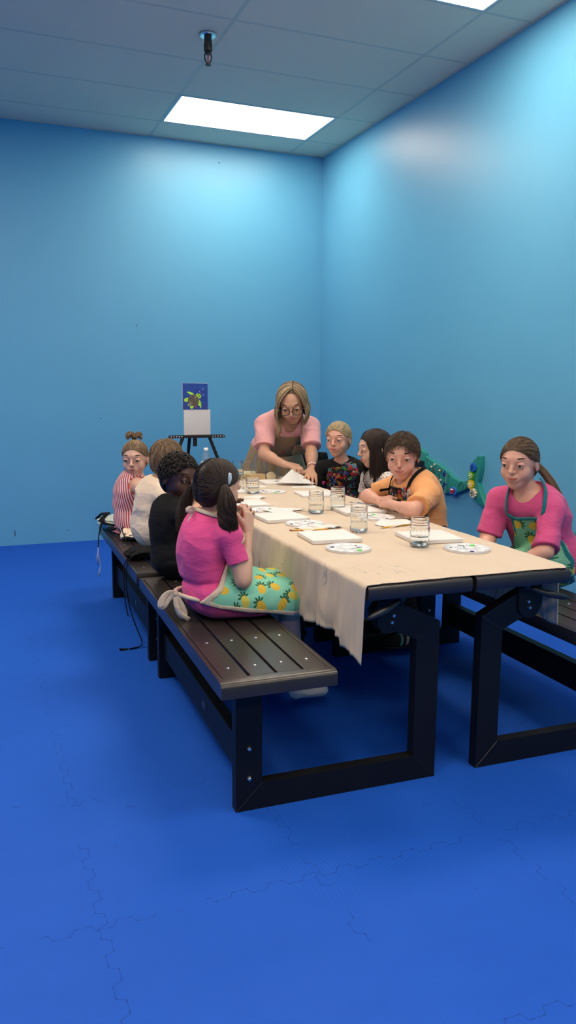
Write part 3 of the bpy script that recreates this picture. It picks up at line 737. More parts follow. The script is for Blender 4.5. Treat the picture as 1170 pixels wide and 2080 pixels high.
    b.prism([( .03 * math.cos(t) * rr.uniform(.75, 1.2), .028 + .028 * math.sin(t) * rr.uniform(.8, 1.15)) for t in np.linspace(0, 2 * PI, 26)[:-1]], 'y', -.004, .004)
    o = b.build('torn_card', M['cork']); x, y, _ = W(.228, 2.57); o.location = (x, y, TZ + .001); o.rotation_euler = (-.15, 0, FR - .1)
    tag(o, 'torn cream card standing behind the short jars', 'card')
    x, y, _ = W(-.175, 2.66); r = root('water_bottle', (x, y, TZ), .3, 'clear plastic water bottle with white cap in front of the easel', 'bottle')
    H = [(.001, .0), (.026, 0), (.031, .006), (.031, .03), (.029, .034), (.031, .038), (.031, .085), (.0315, .088), (.0315, .128), (.031, .131), (.030, .142), (.024, .165), (.015, .182), (.0125, .19), (.0125, .196)]
    MB().lathe(H + [(.0112, .196), (.0112, .190), (.0138, .181), (.0226, .164), (.0288, .141), (.0297, .12), (.0297, .007), (.025, .002), (.001, .0015)], n=40).build('bottle_body', M['pet'], r, True)
    lb = MB().lathe([(.0319, .088), (.0322, .0885), (.0322, .1275), (.0319, .128)], n=40, closed=False); lo = lb.build('label', M['label'], r, 'auto')
    # faint lettering on the label
    for k, z in enumerate((.120, .113, .105)):
        for q in range(5 if k == 0 else 8):
            an = -2.25 + q * (.16 if k == 0 else .1); ca, sa = math.cos(an), math.sin(an); hh = .0028 if k == 0 else .0011
            MB().obox((.0323 * ca, .0323 * sa, z), (ca, sa, 0), (-sa, ca, 0), (0, 0, 1), .0002, .0013, hh).build('label_print', M['labelink'], lo)
    MB().lathe([(.001, .197), (.0138, .197), (.0146, .1995), (.0146, .211), (.0135, .2125), (.001, .2125)], n=36, mod=lambda a, z: .0003 * math.sin(40 * a)).build('cap', M['capwhite'], r, 'auto')
# ------------------------------------------------------------------ easel with the turtle painting
def easel():
    ex, ey = -1.465, -1.05
    r = root('tripod_easel', (ex, ey, 0), 0, 'black tripod easel standing behind the far table end', 'easel')
    def leg(pts, nm, cl):
        b = MB(); A, B = Vector(pts[0]), Vector(pts[1]); d = (B - A).normalized(); mid = A.lerp(B, .33)
        b.tube([A, mid], .0125, 10, flat=((0, 1, 0), .7)); b.tube([mid, B], .0090, 10, flat=((0, 1, 0), .7))
        o = b.build(nm, M['easel'], r, 'auto')
        k = MB().obox(mid, (1, 0, 0), (0, 1, 0), d, .017, .014, .022, 0, .003); k.obox(mid + Vector((.02 * cl, -.004, 0)), (1, 0, 0), (0, 1, 0), (0, 0, 1), .010, .005, .009, 0, .002); k.build('leg_clamp', M['blackplastic'], o)
        MB().ball(B + Vector((0, 0, .004)), .014, seg=10, sc=(1, 1, .8)).build('rubber_foot', M['blackplastic'], o, True)
    leg([(-.105, .0, .925), (-.46, -.06, .012)], 'leg', -1)
    leg([(.100, .0, .925), (.45, -.06, .012)], 'leg', 1)
    leg([(-.045, .02, .95), (-.06, .30, .012)], 'leg', 1)
    b = MB().box(-.020, .008, .012, .030, .86, 1.27, bev=.002); m = b.build('mast', M['easel'], r)
    MB().box(-.018, .006, .004, .032, .865, .915, bev=.002).build('mast_slide', M['blackplastic'], m)
    b = MB(); b.prism([(-.213, .928), (-.205, .946), (.205, .946), (.213, .928), (.20, .924), (-.20, .924)], 'y', -.030, .012)
    tr = b.build('canvas_tray', M['easel'], r)
    for sx in (-1, 1):
        for k in range(5):
            x = sx * (.118 + .0195 * k)
            MB().box(x - .0028, x + .0028, -.0312, -.0300, .932, .941).build('scale_mark', M['capwhite'], tr)
    MB().box(-.016, .004, .002, .034, 1.25, 1.29, bev=.003).build('top_clip', M['blackplastic'], m)
    # blank canvas on the tray
    r2 = root('stretched_canvas', (ex + .002, ey - .006, .947), 0, 'blank canvas standing on the easel tray', 'canvas', 'blank stretched canvases')
    MB().box(-.1, .1, -.016, .0, 0, .186, bev=.002).build('canvas_face', M['canvas'], r2, 'auto')
    b = MB()
    for a in ((-.098, .098, 0, .018), (-.098, .098, .168, .184), (-.098, -.08, .018, .168), (.08, .098, .018, .168)): b.box(a[0], a[1], .0003, .004, a[2], a[3])
    b.build('stretcher_bars', M['wood'], r2)
    # painting on top of it
    S = .190
    r3 = root('turtle_painting', (ex - .013, ey - .007, 1.1335), 0, 'painting of a green sea turtle on blue, standing on top of the blank canvas', 'painting')
    h = S / 2
    MB().box(-h, h, -.020, -.003, 0, S, bev=.002).build('canvas_face', M['canvas'], r3, 'auto')
    def uv(p): return ((p[0] - .5) * S, p[1] * S)
    lay = [0]
    def blob(polys, name, mat, grow=0):
        lay[0] += 1
        for q in polys: MB().prism([uv(p) for p in q], 'y', -.0205 - .00025 * lay[0], -.0200).build(name, M[mat], r3)
    def ell(cx, cy, rx, ry, a=0, n=22):
        return [(cx + rx * math.cos(t) * math.cos(a) - ry * math.sin(t) * math.sin(a), cy + rx * math.cos(t) * math.sin(a) + ry * math.sin(t) * math.cos(a)) for t in np.linspace(0, 2 * PI, n + 1)[:-1]]
    blob([[(.005, .005), (.995, .005), (.995, .985), (.005, .995)]], 'painted_sea', 'seapaint')
    fl = [[(.155, .655), (.20, .68), (.28, .675), (.37, .645), (.43, .60), (.45, .565), (.36, .555), (.29, .56), (.275, .585), (.22, .625)],
          [(.06, .375), (.10, .425), (.16, .445), (.22, .45), (.22, .30), (.15, .285), (.09, .295), (.055, .335)],
          [(.28, .13), (.44, .13), (.42, .06), (.37, .02), (.32, .025), (.285, .07)],
          [(.63, .39), (.67, .36), (.715, .29), (.735, .20), (.73, .10), (.715, .035), (.695, .05), (.675, .12), (.625, .15), (.605, .17)],
          [(.185, .155), (.235, .215), (.26, .14)]]
    blob(fl[:4], 'turtle_flipper', 'lime'); blob(fl[4:], 'turtle_tail', 'lime'); blob([ell(.625, .515, .115, .088, -.5)], 'turtle_head', 'lime')
    blob([[(.20 + .0, .28), (.215, .42), (.28, .52), (.40, .565), (.52, .555), (.61, .47), (.645, .36), (.62, .23), (.55, .15), (.43, .12), (.29, .155), (.22, .21)]], 'turtle_shell', 'shell')
    blob([[(.47, .50), (.53, .53), (.58, .47), (.56, .40), (.48, .41)], [(.24, .25), (.31, .29), (.36, .24), (.34, .15), (.26, .16)]], 'shell_patch', 'shell_light')
    ln = MB(); lay[0] += 1
    for a, c in (((.22, .42), (.36, .40)), ((.36, .40), (.42, .55)), ((.36, .40), (.44, .28)), ((.44, .28), (.55, .30)), ((.55, .30), (.57, .42)), ((.57, .42), (.47, .42)), ((.47, .42), (.42, .47)), ((.44, .28), (.42, .13)), ((.55, .30), (.63, .26)), ((.57, .42), (.63, .44)), ((.24, .22), (.36, .26)), ((.52, .14), (.50, .28))):
        A, B = uv(a), uv(c); ln.tube([(A[0], -.0226, A[1]), (B[0], -.0226, B[1])], .0009, 6)
    ln.build('shell_line', M['inkline'], r3)
    blob([ell(.615, .575, .022, .022), ell(.665, .505, .020, .020)], 'turtle_eye', 'pupil')
    for cx, cy, a0, rr in ((.705, .68, 1.6, .036), (.82, .575, 2.2, .038), (.82, .785, 1.9, .033)):
        MB().tube([(uv((cx + rr * math.cos(t), 0))[0], -.0221, (cy + rr * math.sin(t)) * S) for t in np.linspace(a0, a0 + 3.4, 12)], .0010, 6).build('bubble', M['bubble'], r3)
    rg = np.random.default_rng(3)
    for cx in (.10, .89):
        cb = MB()
        for k in range(7):
            x = cx + rg.uniform(-.04, .04); z0 = .06 + rg.uniform(0, .04); z1 = z0 + rg.uniform(.06, .13)
            A, B = uv((cx, z0)), uv((x, z1)); cb.tube([(A[0], -.0222, A[1]), (B[0], -.0222, B[1])], [.0016, .0008], 6)
        cb.build('coral', M['coral'], r3)
    blob([[(.48, .10), (.51, .14), (.56, .15), (.55, .11), (.53, .10), (.535, .04), (.51, .05), (.515, .09)]], 'starfish', 'redpaint')

# ------------------------------------------------------------------ whale play panel on the right wall
def whale():
    r = root('whale_wall_panel', (0, -2.1, .68), 0, 'teal whale shaped activity panel mounted on the right wall', 'wall toy')
    def P(b): b.v = [(x, y + 2.1, z - .68) for x, y, z in b.v]; return b
    def rounded(poly, name, mat, x0, x1, parent=r):
        bm = bmesh.new(); vs = [bm.verts.new((x0, p[0], p[1])) for p in poly]; f = bm.faces.new(vs)
        e = bmesh.ops.extrude_face_region(bm, geom=[f]); nv = [v for v in e['geom'] if isinstance(v, bmesh.types.BMVert)]
        for v in nv: v.co.x = x1
        ed = [q for q in bm.edges if all(abs(v.co.x - x1) < 1e-6 for v in q.verts)]
        bmesh.ops.bevel(bm, geom=ed, offset=.0045, segments=2, affect='EDGES', profile=.6)
        b = MB(); b.bm(bm); return P(b).build(name, M[mat], parent, 'auto')
    t1 = [(-2.209, .732), (-2.24, .716), (-2.28, .702), (-2.33, .693), (-2.39, .695), (-2.455, .712), (-2.455, .668), (-2.40, .640), (-2.34, .617), (-2.27, .600), (-2.209, .595)]
    t2 = [(-2.206, .734), (-2.15, .757), (-2.08, .778), (-2.0, .797), (-1.933, .812), (-1.933, .563), (-2.02, .570), (-2.12, .582), (-2.206, .595)]
    t3 = [(-1.930, .813), (-1.905, .822), (-1.90, .842), (-1.885, .848), (-1.83, .872), (-1.76, .872), (-1.66, .862), (-1.56, .835), (-1.47, .79), (-1.40, .73), (-1.37, .66), (-1.38, .59), (-1.44, .54), (-1.56, .515), (-1.70, .52), (-1.83, .542), (-1.930, .562)]
    fk = [(-2.535, .876), (-2.568, .876), (-2.572, .84), (-2.570, .79), (-2.558, .74), (-2.545, .706), (-2.575, .66), (-2.61, .61), (-2.638, .566), (-2.62, .560), (-2.58, .566), (-2.53, .585), (-2.485, .617), (-2.455, .66), (-2.443, .70), (-2.446, .75), (-2.465, .80), (-2.495, .845)]
    a = rounded(t1, 'tail_section', 'teal', 0, -.030); b2 = rounded(t2, 'middle_section', 'teal', 0, -.030); c = rounded(t3, 'head_section', 'teal', 0, -.030); d = rounded(fk, 'tail_fluke', 'teal', 0, -.034)
    def gear(y, z, R, n, name, mat, hub):
        b = MB(); pts = []
        for k in range(n * 8):
            t = 2 * PI * k / (n * 8); ph = (k % 8)
            q = R if ph in (1, 2, 3) else (R * .80 if ph in (5, 6, 7) else R * .9)
            pts.append((y + q * math.cos(t), z + q * math.sin(t)))
        b.prism(pts, 'x', -.050, -.035)
        g = P(b).build(name, M[mat], r)
        for t in np.linspace(0, 2 * PI, 6)[:-1]:
            h = MB(); h.lathe([(0, 0), (R * .17, 0), (R * .15, .003), (0, .0035)], (-.050, y + R * .48 * math.cos(t), z + R * .48 * math.sin(t)), 10, rot=Matrix.Rotation(-PI / 2, 3, 'Y')); P(h).build('gear_petal', M[hub], g)
        h = MB(); h.lathe([(0, 0), (R * .16, 0), (R * .12, .006), (0, .007)], (-.050, y, z), 10, rot=Matrix.Rotation(-PI / 2, 3, 'Y'))
        P(h).build('gear_hub', M[hub], g)
    gear(-2.508, .800, .030, 9, 'blue_gear', 'toyblue', 'toynavy'); gear(-2.490, .745, .030, 11, 'green_gear', 'toygreen', 'toywhite'); gear(-2.490, .688, .031, 11, 'yellow_gear', 'toyyellow', 'toywhite'); gear(-2.520, .635, .031, 9, 'cream_gear', 'cream', 'groove')
    for y, z in ((-2.55, .860), (-2.615, .576), (-2.435, .700), (-2.435, .672), (-2.222, .715), (-2.215, .61), (-2.196, .725), (-2.196, .61), (-1.945, .795), (-1.92, .80)):
        s = MB(); s.lathe([(0, 0), (.0042, 0), (.003, .002), (0, .0022)], (-.033 if y < -2.5 else -.030, y, z), 10, rot=Matrix.Rotation(-PI / 2, 3, 'Y')); P(s).build('panel_screw', M['screw'], r)
    # slate window and door cut on the head section
    P(MB().box(-.0325, -.029, -1.905, -1.775, .725, .785)).build('slate_panel', M['screenblack'], c)
    w = MB()
    for q in (((-1.88, .705), (-1.80, .705)), ((-1.80, .705), (-1.80, .62)), ((-1.80, .62), (-1.88, .62)), ((-1.88, .62), (-1.88, .705))): w.tube([(-.0302, *q[0]), (-.0302, *q[1])], .0018, 6)
    P(w).build('door_groove', M['groove'], c)
    # maze
    g = MB(); rg = np.random.default_rng(12)
    for k in range(26):
        y, z = rg.uniform(-2.12, -1.97), rg.uniform(.605, .745)
        pts = [(y, z)]
        for q in range(3):
            if rg.random() < .5: y = np.clip(y + rg.choice([-1, 1]) * .024, -2.13, -1.96)
            else: z = np.clip(z + rg.choice([-1, 1]) * .024, .6, .75)
            pts.append((y, z))
        g.tube([(-.0302, *p) for p in pts], .0022, 6)
    P(g).build('maze_groove', M['groove'], b2)
    for k in range(8): sp = MB(); sp.lathe([(0, 0), (.009, 0), (.008, .0016), (0, .0018)], (-.0295, rg.uniform(-2.11, -1.98), rg.uniform(.62, .74)), 12, rot=Matrix.Rotation(-PI / 2, 3, 'Y')); P(sp).build('maze_spot', M['salmon'], b2)
    for y, z in ((-2.045, .775), (-2.005, .755), (-2.11, .740), (-2.125, .675), (-1.985, .69), (-2.10, .61), (-2.05, .59)):
        P(MB().ball((-.036, y, z), .0085, seg=12)).build('peg', M['cream'], b2, True)
    for y, z in ((-2.165, .722), (-2.175, .652), (-2.145, .615), (-1.985, .66)):
        st = [(y + (.020 if k % 2 == 0 else .0095) * math.cos(k * PI / 5 + .4), z + (.022 if k % 2 == 0 else .010) * math.sin(k * PI / 5 + .4)) for k in range(10)]
        P(MB().prism(st, 'x', -.038, -.029)).build('navy_star', M['toynavy'], b2)
    P(MB().tube([(-.0302, -2.335 - .11 * t, .645 + .04 * t + .030 * math.sin(t * 6.0 + .2)) for t in np.linspace(0, 1, 26)], .0026, 8)).build('wave_groove', M['groove'], a)
    cr = [(-2.318, .628), (-2.318, .606), (-2.30, .594), (-2.265, .594), (-2.245, .602), (-2.245, .632), (-2.262, .645), (-2.30, .643)]
    P(MB().prism(cr, 'x', -.040, -.029)).build('crab_block', M['toyblue'], a)
    cc = [(-2.302, .618), (-2.292, .602), (-2.272, .602), (-2.260, .618), (-2.252, .634), (-2.262, .634), (-2.270, .626), (-2.292, .626), (-2.300, .636), (-2.310, .632)]
    P(MB().prism(cc, 'x', -.046, -.039)).build('red_crab', M['toyred'], a)
    for y in (-2.288, -2.274): P(MB().ball((-.047, y, .629), .006, seg=10)).build('crab_eye', M['toywhite'], a, True)
    P(MB().tube([(-.032, -2.184, .722), (-.036, -2.184, .60), (-.034, -2.184, .49)], .0016, 6)).build('cord', M['cord'], r)
    P(MB().tube([(-.034, -2.184, .492), (-.034, -2.184, .488), (-.034, -2.184, .425), (-.034, -2.184, .421)], [.003, .0065, .0065, .003], 12)).build('green_handle', M['greengrip'], r, True)

# ------------------------------------------------------------------ chair, bag and board behind the standing woman
def behind():
    cx, cy = -.60, -1.02
    r = root('folding_chair', (cx, cy, 0), .25, 'black folding chair behind the standing woman', 'chair')
    MB().box(-.20, .20, -.19, .19, .425, .455, bev=.01).build('seat', M['blackplastic'], r, 'auto')
    MB().box(-.19, .19, .185, .205, .60, .80, bev=.008).build('backrest', M['blackplastic'], r, 'auto')
    for s in (-1, 1):
        MB().tube([(s * .205, .21, .81), (s * .205, .19, .45), (s * .205, -.22, .012)], .011, 10).build('leg', M['easel'], r, True)
        MB().tube([(s * .185, -.15, .43), (s * .185, .24, .012)], .011, 10).build('leg', M['easel'], r, True)
    MB().tube([(-.205, -.18, .08), (.205, -.18, .08)], .008, 8).build('stretcher', M['easel'], r, True)
    r = root('canvas_pad', (cx + .0, cy + .075, .456), .25, "white canvas pad behind the woman's bare forearm", 'canvas pad')
    MB().box(-.18, .15, 0, .022, 0, .50, bev=.002).build('pad_sheets', M['canvas'], r); MB().box(-.18, .15, .0225, .026, 0, .50).build('backing_board', M['card'], r)
    r = root('tote_bag', (cx + .0, cy - .055, .456), .25, 'black tote bag in front of the white canvas pad, behind the table', 'bag')
    b = MB(); n = 26; v = []; rings = 9
    for i in range(rings):
        z = .335 * i / (rings - 1); k = 1 + .06 * math.sin(PI * i / (rings - 1))
        for j in range(n):
            t = 2 * PI * j / n; c, s = math.cos(t), math.sin(t)
            x = .19 * k * math.copysign(abs(c) ** .5, c); y = .085 * k * math.copysign(abs(s) ** .6, s)
            v.append((x + .006 * math.sin(7 * t + i), y + .005 * math.sin(5 * t + 2 * i), z))
    f = [(i * n + j, i * n + (j + 1) % n, (i + 1) * n + (j + 1) % n, (i + 1) * n + j) for i in range(rings - 1) for j in range(n)] + [tuple(range(n))[::-1], tuple((rings - 1) * n + j for j in range(n))]
    b.add(v, f).build('bag_body', M['black_tee'], r, True)
    for s in (-1, 1): MB().tube([(-.07, s * .07, .30), (-.065, s * .088, .34), (-.02, s * .095, .335), (.03, s * .095, .335), (.065, s * .088, .34), (.07, s * .07, .30)], .009, 8).build('handle', M['black_trim'], r, True)
    r2 = MB().tube([(-.15, -.10, .12), (-.05, -.105, .135), (.06, -.105, .15), (.16, -.095, .16)], [.012, .022, .024, .014], 12); r2.build('blue_pouch', M['bluebag'], r, True)

# ------------------------------------------------------------------ spare apron bundled on the far bench end
def lump(P, R, seed, amp, n=40):
    """a crumpled cloth lump: squashed ball with folds"""
    bm = bmesh.new(); bmesh.ops.create_icosphere(bm, subdivisions=5, radius=1)
    co = np.array([v.co[:] for v in bm.verts]); h = nz(co, seed, 9, 3, 16); h2 = nz(co, seed + 3, 7, 14, 34)
    for v, a, c in zip(bm.verts, h, h2):
        k = 1 + amp * a + amp * .35 * c
        z = v.co.z * R[2] * k
        v.co = Vector((P[0] + v.co.x * R[0] * k, P[1] + v.co.y * R[1] * k, max(P[2] + z, P[3] if len(P) > 3 else -9)))
    return MB().bm(bm)
def apron_bundle():
    bx, by = -2.245, -2.02
    r = root('bundled_apron', (bx, by, .4495), 0, 'crumpled mint white apron with black edging on the far bench end', 'apron')
    b = lump((0, .01, .035, .001), (.085, .13, .045), 5, .20); b.build('apron_cloth', M['mint'], r, True)
    b = lump((.03, -.15, .022, .001), (.06, .07, .030), 8, .28); b.build('pink_lining', M['pinkprint'], r, True)
    b = MB(); b.tube([(-.085, .12, .05), (-.06, .08, .085), (-.02, .06, .09), (-.05, .0, .088), (-.085, -.02, .06), (-.06, -.08, .05), (-.01, -.13, .045), (.03, -.10, .06)], .012, 8, flat=((0, 0, 1), .6))
    b.tube([(.02, -.06, .07), (.05, -.12, .06), (.02, -.19, .03), (-.02, -.16, .03), (-.045, -.11, .03)], .016, 8, flat=((0, 0, 1), .5)); b.build('black_edging', M['black_trim'], r, True)
    b = MB(); b.tube([(-.06, -.02, .07), (-.085, -.10, .065), (-.105, -.17, .045), (-.122, -.205, .0), (-.128, -.215, -.06)], .012, 8, flat=((1, 0, .3), .25)); b.build('black_tie', M['black_trim'], r, True)
    b = MB(); b.tube([(-.125, -.210, -.04), (-.130, -.218, -.09), (-.124, -.222, -.135), (-.118, -.224, -.16), (-.124, -.226, -.19), (-.134, -.228, -.225)], [.010, .011, .013, .006, .011, .013], 8, flat=((1, .2, 0), .18))
    b.tube([(-.128, -.214, -.08), (-.134, -.210, -.12), (-.132, -.206, -.165)], [.009, .010, .008], 8, flat=((1, .3, 0), .2)); b.build('ribbon', M['lav'], r, True)
# ------------------------------------------------------------------ implicit surfaces
A3 = lambda *p: np.array(p, float)
def unit(v): v = np.asarray(v, float); return v / (np.linalg.norm(v) + 1e-12)
class Field:
    def __init__(s, lo, hi, h):
        s.lo = np.array(lo, float); s.h = h; s.n = np.ceil((np.array(hi) - s.lo) / h).astype(int) + 1
        s.d = np.full(s.n, 1., np.float32)
    def copy(s):
        f = Field.__new__(Field); f.lo, f.h, f.n = s.lo.copy(), s.h, s.n.copy(); f.d = s.d.copy(); return f
    def sl(s, lo, hi):
        a = np.clip(np.floor((np.array(lo) - s.lo) / s.h).astype(int), 0, s.n); b = np.clip(np.ceil((np.array(hi) - s.lo) / s.h).astype(int) + 1, 0, s.n)
        ax = [(s.lo[i] + s.h * np.arange(a[i], b[i])).astype(np.float32) for i in range(3)]
        return tuple(slice(a[i], b[i]) for i in range(3)), ax[0][:, None, None], ax[1][None, :, None], ax[2][None, None, :]
    def all(s): return s.sl(s.lo, s.lo + s.h * s.n)
    def put(s, prim, k=.01, inf=0., sub=False):
        fn, lo, hi = prim
        m = .03 + k + abs(inf)
        sl, X, Y, Z = s.sl(lo - m, hi + m)
        if 0 in [q.stop - q.start for q in sl]: return s
        q = fn(X, Y, Z) - inf; d = s.d[sl]
        if sub:
            q = -q; h = np.clip(.5 - .5 * (q - d) / k, 0, 1); s.d[sl] = q + (d - q) * h + k * h * (1 - h)
        else:
            h = np.clip(.5 + .5 * (q - d) / k, 0, 1); s.d[sl] = q + (d - q) * h - k * h * (1 - h)
        return s
    def cut(s, g):
        sl, X, Y, Z = s.all(); s.d = np.maximum(s.d, g(X, Y, Z).astype(np.float32)); return s
    def sample(s, P):
        g = np.clip((P - s.lo) / s.h, 0, s.n - 1.001); i = g.astype(int); f = g - i; v = 0
        for a in (0, 1):
            for b in (0, 1):
                for c in (0, 1):
                    v = v + s.d[i[..., 0] + a, i[..., 1] + b, i[..., 2] + c] * (f[..., 0] if a else 1 - f[..., 0]) * (f[..., 1] if b else 1 - f[..., 1]) * (f[..., 2] if c else 1 - f[..., 2])
        return v
    def push(s, P, off):
        """lift points that lie closer than off to the surface (or inside) out of it"""
        off = np.broadcast_to(off, P.shape[:-1])
        for _ in range(5):
            v = s.sample(P); e = .004
            g = np.stack([s.sample(P + A3(*q)) - s.sample(P - A3(*q)) for q in ((e, 0, 0), (0, e, 0), (0, 0, e))], -1)
            g /= np.linalg.norm(g, axis=-1, keepdims=True) + 1e-6
            P = P + g * np.where(v < off, np.clip(off - v, 0, .015), 0)[..., None]
        return P
    def mesh(s):
        d = s.d; I = d < 0
        c = np.zeros(tuple(s.n - 1), np.uint8)
        for i in (0, 1):
            for j in (0, 1):
                for k in (0, 1): c += I[i:s.n[0] - 1 + i, j:s.n[1] - 1 + j, k:s.n[2] - 1 + k]
        act = (c > 0) & (c < 8); idx = np.argwhere(act)
        vid = np.full(act.shape, -1, np.int32); vid[act] = np.arange(len(idx))
        acc = np.zeros((len(idx), 3)); cnt = np.zeros(len(idx))
        cor = [(i, j, k) for i in (0, 1) for j in (0, 1) for k in (0, 1)]
        val = {q: d[idx[:, 0] + q[0], idx[:, 1] + q[1], idx[:, 2] + q[2]].astype(float) for q in cor}
        for a in cor:
            for ax in range(3):
                if a[ax]: continue
                b = list(a); b[ax] = 1; b = tuple(b)
                va, vb = val[a], val[b]; m = (va < 0) != (vb < 0)
                t = np.where(m, va / np.where(m, va - vb, 1), 0)
                p = np.array(a, float)[None] + t[:, None] * (np.eye(3)[ax])[None]
                acc += p * m[:, None]; cnt += m
        V = s.lo + s.h * (idx + acc / cnt[:, None])
        Fc = []
        for ax in range(3):
            u, w = [(1, 2), (2, 0), (0, 1)][ax]
            a = [slice(None)] * 3; b = [slice(None)] * 3; a[ax] = slice(0, -1); b[ax] = slice(1, None)
            ch = I[tuple(a)] != I[tuple(b)]; e = np.argwhere(ch)
            e = e[(e[:, u] > 0) & (e[:, w] > 0) & (e[:, u] < s.n[u] - 1) & (e[:, w] < s.n[w] - 1)]
            fl = I[tuple(a)][e[:, 0], e[:, 1], e[:, 2]]
            def g(du, dw):
                q = e.copy(); q[:, u] -= du; q[:, w] -= dw; return vid[q[:, 0], q[:, 1], q[:, 2]]
            qd = np.stack([g(1, 1), g(0, 1), g(0, 0), g(1, 0)], 1); qd[~fl] = qd[~fl][:, ::-1]
            Fc.append(qd)
        return V, np.concatenate(Fc)
def cone(a, b, ra, rb=None):
    a, b = np.asarray(a, float), np.asarray(b, float); rb = ra if rb is None else rb
    ba = b - a; L2 = max(ba @ ba, 1e-9); r = max(ra, rb)
    def fn(X, Y, Z):
        x, y, z = X - a[0], Y - a[1], Z - a[2]
        t = np.clip((x * ba[0] + y * ba[1] + z * ba[2]) / L2, 0, 1)
        return np.sqrt((x - t * ba[0]) ** 2 + (y - t * ba[1]) ** 2 + (z - t * ba[2]) ** 2) - (ra + (rb - ra) * t)
    return fn, np.minimum(a, b) - r, np.maximum(a, b) + r
def ell(c, R, r):
    c, r = np.asarray(c, float), np.asarray(r, float); R = np.asarray(R, float)
    ext = np.sqrt(((R * r[None]) ** 2).sum(1))
    def fn(X, Y, Z):
        x, y, z = X - c[0], Y - c[1], Z - c[2]
        k0 = 0; k1 = 0
        for i in range(3):
            l = x * R[0, i] + y * R[1, i] + z * R[2, i]
            k0 = k0 + (l / r[i]) ** 2; k1 = k1 + (l / r[i] ** 2) ** 2
        k0 = np.sqrt(k0); k1 = np.sqrt(k1) + 1e-6
        return k0 * (k0 - 1) / k1
    return fn, c - ext, c + ext
def polyd(poly):
    P = np.array(poly, float)
    def g(x, y):
        d = np.full(np.broadcast(x, y).shape, 1e9, np.float32); ins = np.zeros(d.shape, bool)
        for i in range(len(P)):
            a, b = P[i], P[(i + 1) % len(P)]; e = b - a
            t = np.clip(((x - a[0]) * e[0] + (y - a[1]) * e[1]) / (e @ e), 0, 1)
            d = np.minimum(d, (x - a[0] - t * e[0]) ** 2 + (y - a[1] - t * e[1]) ** 2)
            c = (a[1] > y) != (b[1] > y)
            if e[1] != 0: ins ^= c & (x < a[0] + (y - a[1]) * e[0] / e[1])
        d = np.sqrt(d); return np.where(ins, -d, d)
    return g
def sdf_obj(name, fld, mats, parent, amp=0., seed=0, f=(25, 90), tone=None):
    V, Fq = fld.mesh()
    me = bpy.data.meshes.new(name)
    inv = np.array(ROOTM[parent.name].inverted()) if parent is not None else np.eye(4)
    L = V @ inv[:3, :3].T + inv[:3, 3]
    me.from_pydata(L.tolist(), [], Fq.tolist())
    if amp:
        nn = np.zeros(len(V) * 3); me.vertices.foreach_get('normal', nn); nn = nn.reshape(-1, 3)
        q = V * A3(1, 1, 1.5); w = .55 * nz(q, seed, 8, *f) + .55 * (1 - 2 * np.abs(np.clip(nz(q + .012 * nz(q, seed + 9, 5, 8, 20)[:, None], seed + 4, 5, f[0] * .8, f[1] * .6), -1, 1)) ** .7)
        L = L + nn * (amp * WR * w)[:, None]; me.vertices.foreach_set('co', L.ravel())
    me.materials.append(mats)
    me.polygons.foreach_set('use_smooth', [True] * len(me.polygons))
    if tone is not None:
        at = me.attributes.new('tone', 'FLOAT', 'POINT')
        tv = np.full(len(V), tone) + .12 * nz(V, 5, 6, 60, 300); at.data.foreach_set('value', np.clip(tv, 0, 1).astype(np.float32))
    me.update(); o = bpy.data.objects.new(name, me); COL.objects.link(o); o.parent = parent
    ROOTM[o.name] = ROOTM[parent.name].copy() if parent is not None else Matrix.Identity(4)
    return o

# ------------------------------------------------------------------ hair strands
def strand_obj(name, paths, width, ref, mat, parent, tones=None, flat=.55, extra=None, fld=None):
    """paths (n,K,3) world; width (K,) or (n,K); ref (n,K,3) outward; optional extra = Field joined in as the scalp mass"""
    n, K, _ = paths.shape
    if fld is not None: paths = fld.push(paths, RNG.uniform(.0008, .0040, (n, 1)))
    T = np.gradient(paths, axis=1); T /= np.linalg.norm(T, axis=2, keepdims=True) + 1e-9
    ref = ref - T * (ref * T).sum(2, keepdims=True); ref /= np.linalg.norm(ref, axis=2, keepdims=True) + 1e-9
    S = np.cross(T, ref); w = np.broadcast_to(width, (n, K))[..., None]
    ring = np.stack([paths + S * w, paths + ref * w * flat, paths - S * w, paths - ref * w * flat], 2)
    V = ring.reshape(-1, 3); base = (np.arange(n)[:, None] * K + np.arange(K - 1)[None]) * 4
    Fq = np.concatenate([np.stack([base + j, base + (j + 1) % 4, base + 4 + (j + 1) % 4, base + 4 + j], 2).reshape(-1, 4) for j in range(4)])
    tones = RNG.beta(1.2, 1.2, n) if tones is None else tones
    tv = np.repeat(tones, K * 4)
    if extra is not None:
        V2, F2 = extra.mesh(); Fq = np.concatenate([Fq, F2 + len(V)]); V = np.concatenate([V, V2]); tv = np.concatenate([tv, np.clip(.33 + .15 * nz(V2, 3, 6, 60, 300), 0, 1)])
    inv = np.array(ROOTM[parent.name].inverted()); L = V @ inv[:3, :3].T + inv[:3, 3]
    me = bpy.data.meshes.new(name); me.from_pydata(L.tolist(), [], Fq.tolist()); me.materials.append(mat)
    at = me.attributes.new('tone', 'FLOAT', 'POINT'); at.data.foreach_set('value', tv.astype(np.float32))
    me.polygons.foreach_set('use_smooth', [True] * len(me.polygons)); me.update()
    o = bpy.data.objects.new(name, me); COL.objects.link(o); o.parent = parent; ROOTM[o.name] = ROOTM[parent.name].copy(); return o
def slerp(a, b, t):
    """a,b (n,3) unit, t (K,) -> (n,K,3)"""
    c = np.clip((a * b).sum(1), -1, 1); w = np.arccos(c)[:, None]; s = np.sin(w) + 1e-6
    return (np.sin((1 - t)[None] * w) / s)[..., None] * a[:, None] + (np.sin(t[None] * w) / s)[..., None] * b[:, None]
